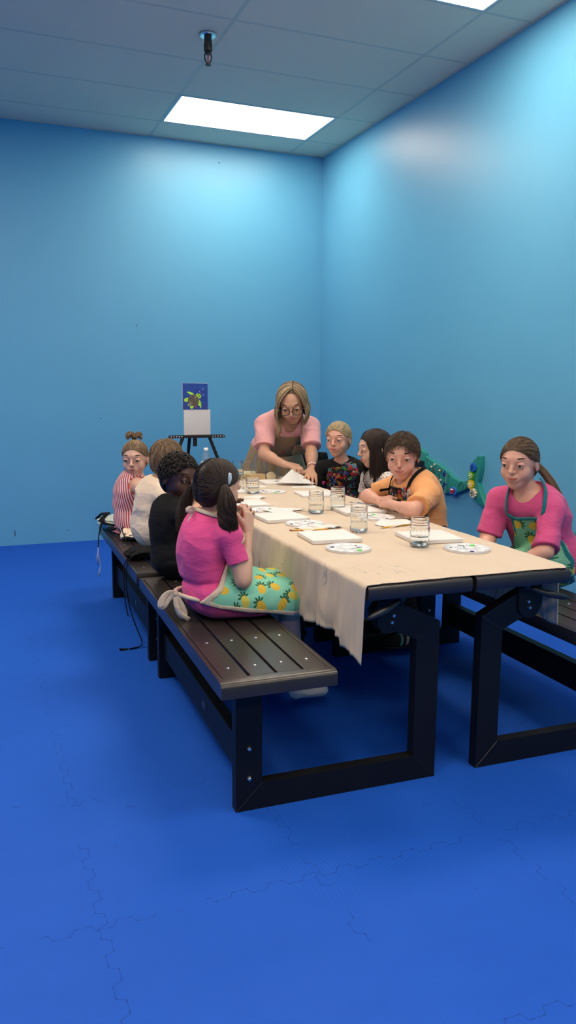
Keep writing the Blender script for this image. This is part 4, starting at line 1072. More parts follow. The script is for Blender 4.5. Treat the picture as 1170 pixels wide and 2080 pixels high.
class Head:
    def __init__(s, c, f, h, roll=0.):
        s.c = np.array(c, float); s.h = h; f = unit(f); r = unit(np.cross(f, (0, 0, 1))); u = np.cross(r, f)
        if roll: r, u = r * math.cos(roll) + u * math.sin(roll), u * math.cos(roll) - r * math.sin(roll)
        s.r, s.f, s.u = r, f, u; s.R = np.stack([r, f, u], 1)
        s.cc = A3(0, -.03, .12); s.rad = A3(.335, .42, .38)
    def w(s, *p): return s.c + s.R @ (np.array(p, float) * s.h)
    def surf(s, d, e=1.06):
        d = np.asarray(d); return s.c + ((s.cc + d * s.rad * np.asarray(e)[..., None] if hasattr(e, '__len__') else s.cc + d * s.rad * e) * s.h) @ s.R.T
    def out(s, d): return (np.asarray(d) / s.rad) @ s.R.T
    HL = [(.6, .27), (.31, .27), (.20, .14), (.06, .08), (-.10, -.02), (-.14, -.20), (-.22, -.40), (-.9, -.40), (-.9, .9), (.6, .9)]
    def cap(s, e=1.045, hl=None, h=.0032, k=None):
        q = s.h * .62; F = Field(s.c - q, s.c + q + A3(0, 0, .02), h)
        F.put(ell(s.w(*s.cc), s.R, s.rad * e * s.h), .004)
        F.put(ell(s.w(0, -.16, -.12), s.R, A3(.27, .26, .26) * s.h * (e - .0)), .03)
        g = polyd(hl or s.HL)
        def cutf(X, Y, Z):
            x, y, z = X - s.c[0], Y - s.c[1], Z - s.c[2]
            ly = (x * s.f[0] + y * s.f[1] + z * s.f[2]) / s.h; lz = (x * s.u[0] + y * s.u[1] + z * s.u[2]) / s.h
            lx = (x * s.r[0] + y * s.r[1] + z * s.r[2]) / s.h
            return g(ly, lz - .055 * np.exp(-(lx / .15) ** 2) * (ly > 0)) * s.h
        return F.cut(cutf)
    def roots(s, n, hl=None, cond=None):
        g = polyd(hl or s.HL); out = []
        while len(out) < n:
            d = RNG.normal(size=(600, 3)); d /= np.linalg.norm(d, axis=1, keepdims=True)
            p = s.cc + d * s.rad; ok = g(p[:, 1], p[:, 2] - .055 * np.exp(-(p[:, 0] / .15) ** 2) * (p[:, 1] > 0)) < -.005
            if cond is not None: ok &= cond(d)
            out += list(d[ok])
        return np.array(out[:n])
    def to_tie(s, name, n, tie, mat, parent, cond=None, hl=None, w=.0016, e=1.055, extra=None, arch=.0, fld=None):
        n = int(n * 2.4); w = w * .62; fld = extra if fld is None else fld
        a = s.roots(n, hl, cond); b = unit(tie) + RNG.normal(size=(n, 3)) * .07; b /= np.linalg.norm(b, axis=1, keepdims=True)
        K = 9; t = np.linspace(0, 1, K); D = slerp(a, b, t); ee = e + RNG.uniform(-.012, .018, n)[:, None] - (.035 * np.clip(1 - t * 5, 0, 1))[None]
        P = s.c + ((s.cc + D * s.rad * ee[..., None]) * s.h) @ s.R.T
        return strand_obj(name, P, w * np.array([.5, .9, 1, 1, 1, 1, 1, .9, .7]), s.out(D), mat, parent, extra=extra, fld=fld)
    def short(s, name, n, L, mat, parent, crown=(0, -.45, .9), hl=None, w=.0017, lift=.10, fwd=.0, extra=None, jit=.25):
        n = int(n * 2.2); w = w * .66
        a = s.roots(n, hl); cr = unit(crown)
        tg = a * (a @ cr)[:, None] - cr[None] + A3(0, fwd, 0) + RNG.normal(size=(n, 3)) * jit
        tg = tg - a * (tg * a).sum(1)[:, None]; tg /= np.linalg.norm(tg, axis=1, keepdims=True) + 1e-9
        K = 6; t = np.linspace(0, 1, K); Ln = L * RNG.uniform(.6, 1.15, n)
        D = a[:, None] + tg[:, None] * (t[None, :, None] * Ln[:, None, None]); D /= np.linalg.norm(D, axis=2, keepdims=True)
        ee = 1.03 + RNG.uniform(0, .03, n)[:, None] + (lift * np.sin(t * 1.9))[None] * RNG.uniform(.5, 1.2, n)[:, None]
        P = s.c + ((s.cc + D * s.rad * ee[..., None]) * s.h) @ s.R.T
        return strand_obj(name, P, w * np.array([.8, 1, 1, .9, .7, .2]), s.out(D), mat, parent, extra=extra, fld=extra)
    def hang(s, name, n, drop, mat, parent, az=(.75, 3.14), part=.05, w=.0017, e=1.07, spread=.06, tone_f=None, extra=None, inward=0., down=None, front=None):
        n = int(n * 2.0); w = w * .62
        """hair parted on top and hanging; az = range of angle from the face direction on each side"""
        sd = RNG.choice([-1, 1], n); q = RNG.uniform(0, 1, n); an = az[0] + (az[1] - az[0]) * q
        ry = .55 * np.cos(an * .96) + RNG.normal(size=n) * .05
        a = np.stack([part + sd * RNG.uniform(.01, .05, n), ry, np.sqrt(np.maximum(.05, 1 - ry ** 2))], 1); a /= np.linalg.norm(a, axis=1, keepdims=True)
        b = np.stack([sd * np.sin(an), np.cos(an), -.28 + RNG.uniform(-.05, .05, n)], 1); b /= np.linalg.norm(b, axis=1, keepdims=True)
        K1, K2 = 9, 8; t = np.linspace(0, 1, K1); D = slerp(a, b, t)
        ee = e + RNG.uniform(-.03, .05, n)[:, None] + spread * .5 * (t ** 2)[None]
        P1 = s.c + ((s.cc + D * s.rad * ee[..., None]) * s.h) @ s.R.T; O1 = s.out(D)
        dn = unit(np.asarray(down, float)) if down is not None else unit(A3(0, 0, -1) - .35 * s.u)
        L = drop * RNG.uniform(.82, 1.1, n); ob = O1[:, -1] - np.outer(O1[:, -1] @ dn, dn); ob /= np.linalg.norm(ob, axis=1, keepdims=True) + 1e-9
        u = np.linspace(0, 1, K2 + 1)[1:]
        P2 = P1[:, -1][:, None] + dn * (L[:, None] * u[None])[..., None] + ob[:, None] * ((spread * s.h * (u - inward * 2.2 * u ** 2))[None, :, None]) + RNG.normal(size=(n, 1, 3)) * .004 * u[None, :, None]
        P = np.concatenate([P1, P2], 1); O = np.concatenate([O1, np.repeat(ob[:, None], K2, 1)], 1)
        wd = w * np.concatenate([[.4, .8], np.ones(K1 - 2), np.linspace(1, .35, K2)])
        tn = None if tone_f is None else tone_f(n, q, sd)
        return strand_obj(name, P, wd, O, mat, parent, tn, extra=extra, fld=extra)
def tail(name, guide, rad, n, mat, parent, w=.0016, wave=.004, light=0.):
    n = int(n * 2.4); w = w * .60
    g = np.array(guide, float); K = 16; t = np.linspace(0, 1, K); tk = np.linspace(0, 1, len(g))
    # smooth guide by Catmull-like resampling
    G = np.stack([np.interp(t, tk, g[:, i]) for i in range(3)], 1)
    for _ in range(3): G[1:-1] = (G[:-2] + 2 * G[1:-1] + G[2:]) / 4
    R = np.interp(t, np.linspace(0, 1, len(rad)), rad)
    T = np.gradient(G, axis=0); T /= np.linalg.norm(T, axis=1, keepdims=True); a = np.cross(T, (0, 0, 1.)) + 1e-6; a /= np.linalg.norm(a, axis=1, keepdims=True); b = np.cross(T, a)
    th = RNG.uniform(0, 2 * PI, n); rr = np.sqrt(RNG.uniform(0, 1, n)); ph = RNG.uniform(0, 6, n)
    end = RNG.uniform(.86, 1.04, n)
    P = np.zeros((n, K, 3)); O = np.zeros((n, K, 3))
    for i in range(K):
        off = np.cos(th)[:, None] * a[i] + np.sin(th)[:, None] * b[i]
        wv = wave * np.sin(t[i] * 9 + ph)
        P[:, i] = G[i] + off * (R[i] * rr)[:, None] + a[i] * wv[:, None] * t[i]
        O[:, i] = off
    P = P[:, :1] + np.stack([np.stack([np.interp(t * e_, t, P[k, :, c]) for c in range(3)], 1) for k, e_ in enumerate(np.minimum(end, 1))], 0) - P[:, :1]
    return strand_obj(name, P, w * np.concatenate([np.ones(K - 3), [.8, .5, .15]]), O, mat, parent, np.clip(RNG.beta(1.2, 1.2, n) + light, 0, 1))

# ------------------------------------------------------------------ people
class Person:
    def __init__(s, label, P, N, tf, head, s_, shoulders, arms, knees, ankles, skin_m, slouch=.03, hvox=.0032, head_h=None, hands=(None, None), sw=None, feet='bare', toes=None, neck=1., bulk=1., lipm='lip', iris='iris_brown', brow='hair_brown', mouth=0., floor=None, hipw=.085):
        s.s = s_; s.P, s.N = A3(*P), A3(*N); s.up = unit(s.N - s.P); tfv = unit(A3(tf[0], tf[1], 0))
        s.rt = unit(np.cross(tfv, s.up)); s.fw = np.cross(s.up, s.rt); s.R = np.stack([s.rt, s.fw, s.up], 1); s.head = head; s.sk = M[skin_m]
        s.root = root('person', (P[0], P[1], floor if floor is not None else 0), 0, label, 'person')
        C = s.P + (s.N - s.P) * .62 - s.fw * slouch; B = s.P + (s.N - s.P) * .30 - s.fw * slouch * .8; L = np.linalg.norm(s.N - s.P); k = s_ * bulk
        s.C, s.B = C, B
        s.SR, s.SL = [A3(*q) for q in shoulders]
        s.torso = [ell(s.P, s.R, A3(.168, .128, .125) * k), ell(B, s.R, A3(.142, .110, .20 * L / .5) * k), ell(C, s.R, A3(.155, .116, .175) * k), cone(s.SL, s.SR, .056 * s_), cone(s.N - s.up * .02 * s_, s.SL * .75 + s.N * .25, .055 * s_, .050 * s_), cone(s.N - s.up * .02 * s_, s.SR * .75 + s.N * .25, .055 * s_, .050 * s_), ell(s.C * .45 + s.N * .55 - s.fw * .01, s.R, A3(.13, .095, .10) * k)]
        s.arm = []
        for S, (E, Wr) in zip((s.SR, s.SL), arms):
            E, Wr = A3(*E), A3(*Wr)
            s.arm.append((S, E, Wr))
        s.leg = []
        for i, (Kn, An) in enumerate(zip(knees, ankles)):
            sg = 1 if i == 0 else -1
            s.leg.append((s.P + s.rt * sg * hipw * s_ - s.up * .02 * s_, A3(*Kn), A3(*An)))
        s.neckr = .050 * s_ * neck; s.h = hvox
        pts = [s.P, s.N, head.c] + [q for a in s.arm for q in a] + [q for l in s.leg for q in l]
        s.lo = np.min(pts, 0) - .17 * s_; s.hi = np.max(pts, 0) + .17 * s_; s.hi[2] = max(s.hi[2], head.c[2] + head.h * .56)
        s.lo[2] = max(s.lo[2], .001)
        s.hands = hands; s.feet = feet; s.toes = [unit(A3(*t)) for t in toes] if toes else [unit(A3(K[0] - H[0], K[1] - H[1], 0)) for H, K, An in s.leg]; s.lipm = lipm; s.iris = iris; s.brow = brow; s.mouth = mouth
    def armprims(s, S, E, Wr):
        k = s.s; d = unit(Wr - E)
        return [cone(S, E, .047 * k, .037 * k), cone(E, Wr, .037 * k, .025 * k), cone(E + d * .02 * k, E + (Wr - E) * .4, .040 * k, .036 * k)]
    def legprims(s, H, K, An):
        k = s.s; return [cone(H, K, .082 * k, .054 * k), cone(K, An, .052 * k, .034 * k), cone(K + (An - K) * .2, K + (An - K) * .45, .054 * k, .050 * k)]
    def body(s):
        F = Field(s.lo, s.hi, s.h); k = s.s; hd = s.head; h = hd.h
        for p in s.torso: F.put(p, .03 * k)
        for i, a in enumerate(s.arm):
            for p in s.armprims(*a): F.put(p, .022 * k)
        for l, tv in zip(s.leg, s.toes):
            for p in s.legprims(*l): F.put(p, .02 * k)
            if s.feet is not None:
                H, K, An = l; toe = tv * .15 * k + A3(0, 0, -.035 * k)
                F.put(cone(An + A3(0, 0, -.025 * k), An + toe, .034 * k, .026 * k), .02 * k)
        F.put(cone(s.N - s.up * .035 * k, hd.w(0, -.10, -.22), s.neckr * 1.08, s.neckr), .03 * k)
        # head
        e = lambda c, r: ell(hd.w(*c), hd.R, A3(*r) * h)
        F.put(e((0, -.03, .12), (.335, .42, .38)), .004)
        F.put(e((0, .10, -.16), (.265, .27, .30)), .05 * h)
        F.put(e((0, .22, -.36), (.13, .12, .12)), .08 * h)
        F.put(e((0, -.12, -.12), (.27, .27, .28)), .06 * h)
        for x in (-1, 1):
            F.put(e((x * .16, .22, -.13), (.12, .11, .13)), .07 * h)
            F.put(e((x * .155, .43, .045), (.085, .075, .055)), .06 * h, sub=True)
        F.put(e((0, .355, .14), (.19, .04, .055)), .06 * h)
        for x in (-1, 1): F.put(e((x * .155, .338, .035), (.074, .062, .060)), .02 * h)
        for x in (-1, 1): F.put(e((x * .155, .418, .026), (.049, .07, .0175)), .010 * h, sub=True)
        F.put(cone(hd.w(0, .37, .06), hd.w(0, .455, -.085), .030 * h, .043 * h), .045 * h)
        for x in (-1, 1): F.put(e((x * .045, .405, -.095), (.035, .04, .03)), .02 * h)
        F.put(e((0, .355, -.235), (.13, .055, .085)), .05 * h)
        F.put(e((0, .43, -.232), (.070, .045, .004 + .010 * s.mouth)), .012 * h, sub=True)
        for x in (-1, 1):
            rot = hd.R @ np.array([[1, 0, 0], [0, .94, .34], [0, -.34, .94]])
            F.put(ell(hd.w(x * .335, -.055, -.02), rot, A3(.035, .085, .13) * h), .02 * h)
            F.put(ell(hd.w(x * .372, -.035, -.01), rot, A3(.020, .045, .075) * h), .012 * h, sub=True)
        # hands
        for side, a, hs in zip((1, -1), s.arm, s.hands):
            for p, kk in s.handprims(a[2], a[1], hs or {}, side): F.put(p, kk)
        o = sdf_obj('body', F, s.sk, s.root); s.bodyF = None
        # eyes, lips, brows
        for x in (-1, 1):
            b = MB(); c = hd.w(x * .155, .343, .030); rm = Matrix([list(r) for r in hd.R])
            b.ball(c, .055 * h, 0, 18, rot=rm); look = unit(hd.f * 1. + hd.u * -.08)
            b.ball(c + look * .0195 * h, .0395 * h, 1, 14, rot=rm); b.ball(c + look * .0385 * h, .0225 * h, 2, 12, rot=rm)
            b.build('eye', [M['eyewhite'], M[s.iris], M['pupil']], s.root, True, world=True)
            br = MB(); br.tube([hd.w(x * q, .385 - .9 * (q - .09) ** 2 * 3.2, .148 + .026 * math.sin((q - .06) / .2 * 2.2)) for q in np.linspace(.065, .245, 7)], [.008 * h, .016 * h, .018 * h, .016 * h, .013 * h, .009 * h, .004 * h], 8, flat=(tuple(hd.f), .6))
            bo = br.build('eyebrow', M[s.brow], s.root, True, world=True)
            lash = MB(); lash.tube([hd.w(x * q, .407 - 2.4 * (q - .155) ** 2 - .3 * max(0, q - .155), .050 + .0 - 2.2 * (q - .155) ** 2) for q in np.linspace(.098, .222, 7)], .0045 * h, 6); lash.build('eyelash', M['pupil'], s.root, True, world=True)
        L = MB(); xs = np.linspace(-.105, .105, 11)
        L.tube([hd.w(x, .418 - 2.6 * x * x, -.224 + .020 * abs(x / .105) ** 1.6 + .006 * (1 - abs(x / .105)) + .006 * s.mouth) for x in xs], [h * (.006 + .016 * (1 - abs(x / .105) ** 1.6)) for x in xs], 8, flat=(tuple(hd.u), .75))
        L.tube([hd.w(x, .414 - 2.6 * x * x, -.254 + .042 * abs(x / .105) ** 1.6 - .010 * s.mouth) for x in xs], [h * (.005 + .020 * (1 - abs(x / .105) ** 1.8)) for x in xs], 8, flat=(tuple(hd.u), .75))
        L.build('lips', M[s.lipm], s.root, True, world=True)
        return o
    def handprims(s, Wr, E, spec, side):
        """spec: dir, palm (direction the palm faces), curl (per finger or one), spread, thumb"""
        k = s.s * spec.get('size', 1.0); d = unit(spec.get('dir', Wr - E)); n = A3(*spec.get('palm', (0, 0, -1))); n = unit(n - d * (n @ d))
        lat = np.cross(n, d) * (-1 if side == 1 else 1)      # points to the thumb side
        lat = lat * spec.get('flip', 1)
        out = []; curl = spec.get('curl', .45); curl = [curl] * 4 if not hasattr(curl, '__len__') else curl
        offs = [.030, .010, -.011, -.030]; Ls = [.072, .080, .074, .058]; kn = [.093, .097, .093, .085]
        spread = spec.get('spread', .10)
        for i in range(4):
            kp = Wr + d * kn[i] * k + lat * offs[i] * k
            out.append((cone(Wr + lat * offs[i] * .55 * k + d * .012 * k, kp, .0175 * k, .0125 * k), .010 * k))
            a = 0; p = kp; dd = unit(d + lat * spread * (offs[i] / .03))
            for j, (fr, cr) in enumerate(((.45, .75), (.30, 1.15), (.25, .85))):
                a += curl[i] * cr; v = dd * math.cos(a) + n * math.sin(a); q = p + v * Ls[i] * fr * k
                out.append((cone(p, q, (.0098 - .0009 * j) * k, (.0090 - .0010 * j) * k), .0035 * k)); p = q
        tb = Wr + d * .028 * k + lat * .022 * k; ta = spec.get('thumb', .6)
        v1 = unit(lat * .75 * ta / .6 + d * .75 + n * .35); t1 = tb + v1 * .045 * k; v2 = unit(v1 + d * .45 + n * .35 - lat * .35); t2 = t1 + v2 * .030 * k; t3 = t2 + unit(v2 + n * .2) * .024 * k
        out += [(cone(Wr + d * .012 * k, t1, .0165 * k, .0120 * k), .010 * k), (cone(t1, t2, .0115 * k, .0105 * k), .004 * k), (cone(t2, t3, .0105 * k, .0085 * k), .004 * k)]
        return out
    # garments
    def garment(s, sleeve=.55, hem=None, inf=.010, neck=.020, h=.0036, sl_r=1.28, torso=True, legs=0., leg_r=1.16, vneck=0., lo=None, flare=0.):
        k = s.s; F = Field(s.lo, s.hi, h)
        if torso:
            for p in s.torso: F.put(p, .035 * k, inf)
            if legs == 0 and hem is None: pass
        if sleeve:
            for S, E, Wr in s.arm:
                d = unit(E - S); L = np.linalg.norm(E - S)
                if sleeve <= 1.:
                    e = S + d * L * sleeve; G = Field(s.lo, s.hi, h) if False else None
                    r0, r1 = .050 * k * sl_r, .047 * k * (sl_r + flare)
                    fn, lo_, hi_ = cone(S, e + d * .03, r0, r1)
                    def fn2(X, Y, Z, fn=fn, e=e, d=d): return np.maximum(fn(X, Y, Z), (X - e[0]) * d[0] + (Y - e[1]) * d[1] + (Z - e[2]) * d[2])
                    F.put((fn2, lo_, hi_), .016 * k)
                else:
                    F.put(cone(S, E, .050 * k * sl_r, .043 * k * sl_r), .016 * k)
                    f = sleeve - 1; q = E + (Wr - E) * f; d2 = unit(Wr - E)
                    fn, lo_, hi_ = cone(E, q + d2 * .03, .043 * k * sl_r, .036 * k * sl_r)
                    def fn3(X, Y, Z, fn=fn, e=q, d=d2): return np.maximum(fn(X, Y, Z), (X - e[0]) * d[0] + (Y - e[1]) * d[1] + (Z - e[2]) * d[2])
                    F.put((fn3, lo_, hi_), .012 * k)
        if legs:
            for H, K, An in s.leg:
                d = unit(K - H); L = np.linalg.norm(K - H)
                if legs <= 1:
                    e = H + d * L * legs
                    fn, lo_, hi_ = cone(H, e + d * .03, .088 * k * leg_r, .070 * k * leg_r)
                    def fn4(X, Y, Z, fn=fn, e=e, d=d): return np.maximum(fn(X, Y, Z), (X - e[0]) * d[0] + (Y - e[1]) * d[1] + (Z - e[2]) * d[2])
                    F.put((fn4, lo_, hi_), .025 * k)
                else:
                    F.put(cone(H, K, .088 * k * leg_r, .060 * k * leg_r), .02 * k); q = K + (An - K) * (legs - 1); F.put(cone(K, q, .060 * k * leg_r, .050 * k * leg_r), .02 * k)
        if torso and neck is not None:
            F.put(cone(s.N - s.up * (.020 + vneck * .4) * k + s.fw * (.012 + vneck) * k, s.head.w(0, -.08, -.15), s.neckr + neck * k, s.neckr + (neck + .03) * k), .006, sub=True)
        if hem is not None:
            F.cut(lambda X, Y, Z: hem - Z + 0 * X + 0 * Y)
        return F
    def above(s, F, a):
        """keep only the part of a garment above the point a (fraction pelvis->neck)"""
        q = s.P + (s.N - s.P) * a; u = s.up
        return F.cut(lambda X, Y, Z: (q[0] - X) * u[0] + (q[1] - Y) * u[1] + (q[2] - Z) * u[2])
    def shell(s, F, off, th, g, grow=0.):
        G = F.copy(); sl, X, Y, Z = G.all(); near = np.abs(G.d - off) < .03
        r = g(X, Y, Z)
        G.d = np.where(near, np.maximum(np.abs(G.d - off) - th, r - grow), 1.).astype(np.float32); return G
    def loc(s, X, Y, Z, o):
        x, y, z = X - o[0], Y - o[1], Z - o[2]
        return [x * s.R[0, i] + y * s.R[1, i] + z * s.R[2, i] for i in range(3)]
    def front_apron(s, F, poly, name_mat, trim_mat, off=.007, th=.0028, tw=.010, amp=.0015, name='apron', extra=(), ymin=0.):
        F = s.garment(sleeve=0, inf=.0135, neck=None, h=F.h)
        for q in extra: F.put(q, .025)
        s.aF = F
        """apron shell over garment field F; poly in torso-local (x right, z up from pelvis), front side only"""
        g2 = polyd(poly)
        def g(X, Y, Z):
            x, y, z = s.loc(X, Y, Z, s.P); r = g2(x, z)
            return np.maximum(r, ymin - y)
        A = s.shell(F, off, th, g); o = sdf_obj(name, A, name_mat, s.root, amp, 3)
        if trim_mat is not None:
            T = s.shell(F, off + .0008, th + .0012, lambda X, Y, Z: np.abs(g(X, Y, Z) + tw * .5) - tw * .5); sdf_obj('apron_trim', T, trim_mat, o)
        return o
    def snap(s, F, pts, off):
        """move points along the field's gradient until they lie off above its surface"""
        out = []
        def smp(q):
            g = np.clip((q - F.lo) / F.h, 0, F.n - 2.001); i = g.astype(int); f = g - i; v = 0
            for a in (0, 1):
                for b in (0, 1):
                    for c in (0, 1): v += F.d[i[0] + a, i[1] + b, i[2] + c] * (f[0] if a else 1 - f[0]) * (f[1] if b else 1 - f[1]) * (f[2] if c else 1 - f[2])
            return float(v)
        for q in pts:
            q = np.array(q, float)
            for _ in range(12):
                v = smp(q)
                if v > .1: break
                e = .006; gr = unit([smp(q + A3(e, 0, 0)) - smp(q - A3(e, 0, 0)), smp(q + A3(0, e, 0)) - smp(q - A3(0, e, 0)), smp(q + A3(0, 0, e)) - smp(q - A3(0, 0, e))])
                q = q - gr * np.clip(v - off, -.02, .02) * .8
            out.append(q)
        return out
    def strap(s, F, pts, r, mat, parent, name='apron_strap', off=.004, n=22, flat=.3):
        P = s.snap(F, [A3(*q) for q in bezier(pts, n)], off); nor = []
        for _ in range(2): P = [P[0]] + [(P[i - 1] + 2 * P[i] + P[i + 1]) / 4 for i in range(1, len(P) - 1)] + [P[-1]]
        c = s.P * .4 + s.N * .6; b = MB(); P = [Vector(q) for q in P]
        V = []; K = len(P); n_ = 8
        for i, q in enumerate(P):
            t = (P[min(i + 1, K - 1)] - P[max(i - 1, 0)]).normalized()
            ax = s.P + s.up * ((A3(*q) - s.P) @ s.up - .05); a = Vector(A3(*q) - ax); a = (a - t * a.dot(t)).normalized(); bb = t.cross(a)
            for j in range(n_):
                V.append(q + a * math.cos(2 * PI * j / n_) * r * flat + bb * math.sin(2 * PI * j / n_) * r)
        f = [(i * n_ + j, i * n_ + (j + 1) % n_, (i + 1) * n_ + (j + 1) % n_, (i + 1) * n_ + j) for i in range(K - 1) for j in range(n_)] + [tuple(range(n_))[::-1], tuple((K - 1) * n_ + j for j in range(n_))]
        return b.add(V, f).build(name, mat, parent, True, world=True)
    def straps(s, pts_list, mat, r=.007, parent=None, name='apron_strap', flat=.3):
        for pts in pts_list:
            MB().tube(pts, r, 8, flat=((0, 0, 1), flat)).build(name, mat, parent or s.root, True, world=True)
def bezier(pts, n=14):
    P = np.array(pts, float); t = np.linspace(0, 1, n); tk = np.linspace(0, 1, len(P)); G = np.stack([np.interp(t, tk, P[:, i]) for i in range(3)], 1)
    for _ in range(3): G[1:-1] = (G[:-2] + 2 * G[1:-1] + G[2:]) / 4
    return [tuple(q) for q in G]
def ribbon(name, pts, r, mat, parent, ref=(0, 0, 1), flat=.25, n=16):
    return MB().tube(bezier(pts, n), r, 8, flat=(ref, flat)).build(name, mat, parent, True, world=True)
def sneakers(p, mat, stripe=None, name='shoe', sole='palette'):
    for (H, K, An), f in zip(p.leg, p.toes):
        k = p.s; r = np.cross(f, (0, 0, 1.)); R = np.stack([r, f, A3(0, 0, 1)], 1)
        lo, hi = An - .26 * k, An + .26 * k; lo[2] = max(lo[2], .0005); F = Field(lo, hi, .0032)
        c = An + f * .055 * k - A3(0, 0, .045 * k)
        F.put(ell(c + f * .05 * k, R, A3(.050, .10, .042) * k), .02 * k); F.put(ell(An + A3(0, 0, -.02) * k, R, A3(.046, .06, .065) * k), .02 * k); F.put(ell(c - f * .02 * k, R, A3(.046, .10, .040) * k), .02 * k)
        bz = An[2] - .075 * k; F.cut(lambda X, Y, Z: bz - Z + 0 * X + 0 * Y)
        o = sdf_obj(name, F, mat, p.root)
        G = F.copy(); G.d = F.d - .0035; G.cut(lambda X, Y, Z: np.abs(Z - bz - .006) - .007 + 0 * X + 0 * Y); sdf_obj('sole', G, M[sole], o)
        if stripe:
            for j, dx in enumerate((-.01, .03, .07)):
                q = c + f * dx * k; G = p.shell(F, .0015, .0025, lambda X, Y, Z: np.abs((X - q[0]) * f[0] + (Y - q[1]) * f[1] + (Z - q[2]) * .55) - .009 * k)
                G.cut(lambda X, Y, Z: bz + .02 - Z + 0 * X + 0 * Y); sdf_obj('side_stripe', G, M[stripe[j % len(stripe)]], o)

def bow(p, c, side, up, mat, s=1., tails=(), ref=None, r=.006):
    """a tied bow at c: two loops along ±side, tails as given point lists"""
    c = A3(*c); side = unit(side) * s; up = unit(up) * s; ref = tuple(np.cross(unit(side), unit(up))) if ref is None else ref
    b = MB()
    for sg in (-1, 1):
        b.tube(bezier([c, c + side * sg * .025 + up * .018, c + side * sg * .052 + up * .006, c + side * sg * .030 - up * .014, c], 12), r * s, 8, flat=(ref, .4))
    b.ball(c, .009 * s, seg=10)
    for t in tails: b.tube(bezier([c] + [A3(*q) for q in t], 16), r * s, 8, flat=(ref, .4))
    return b.build('apron_tie', mat, p.root, True, world=True)

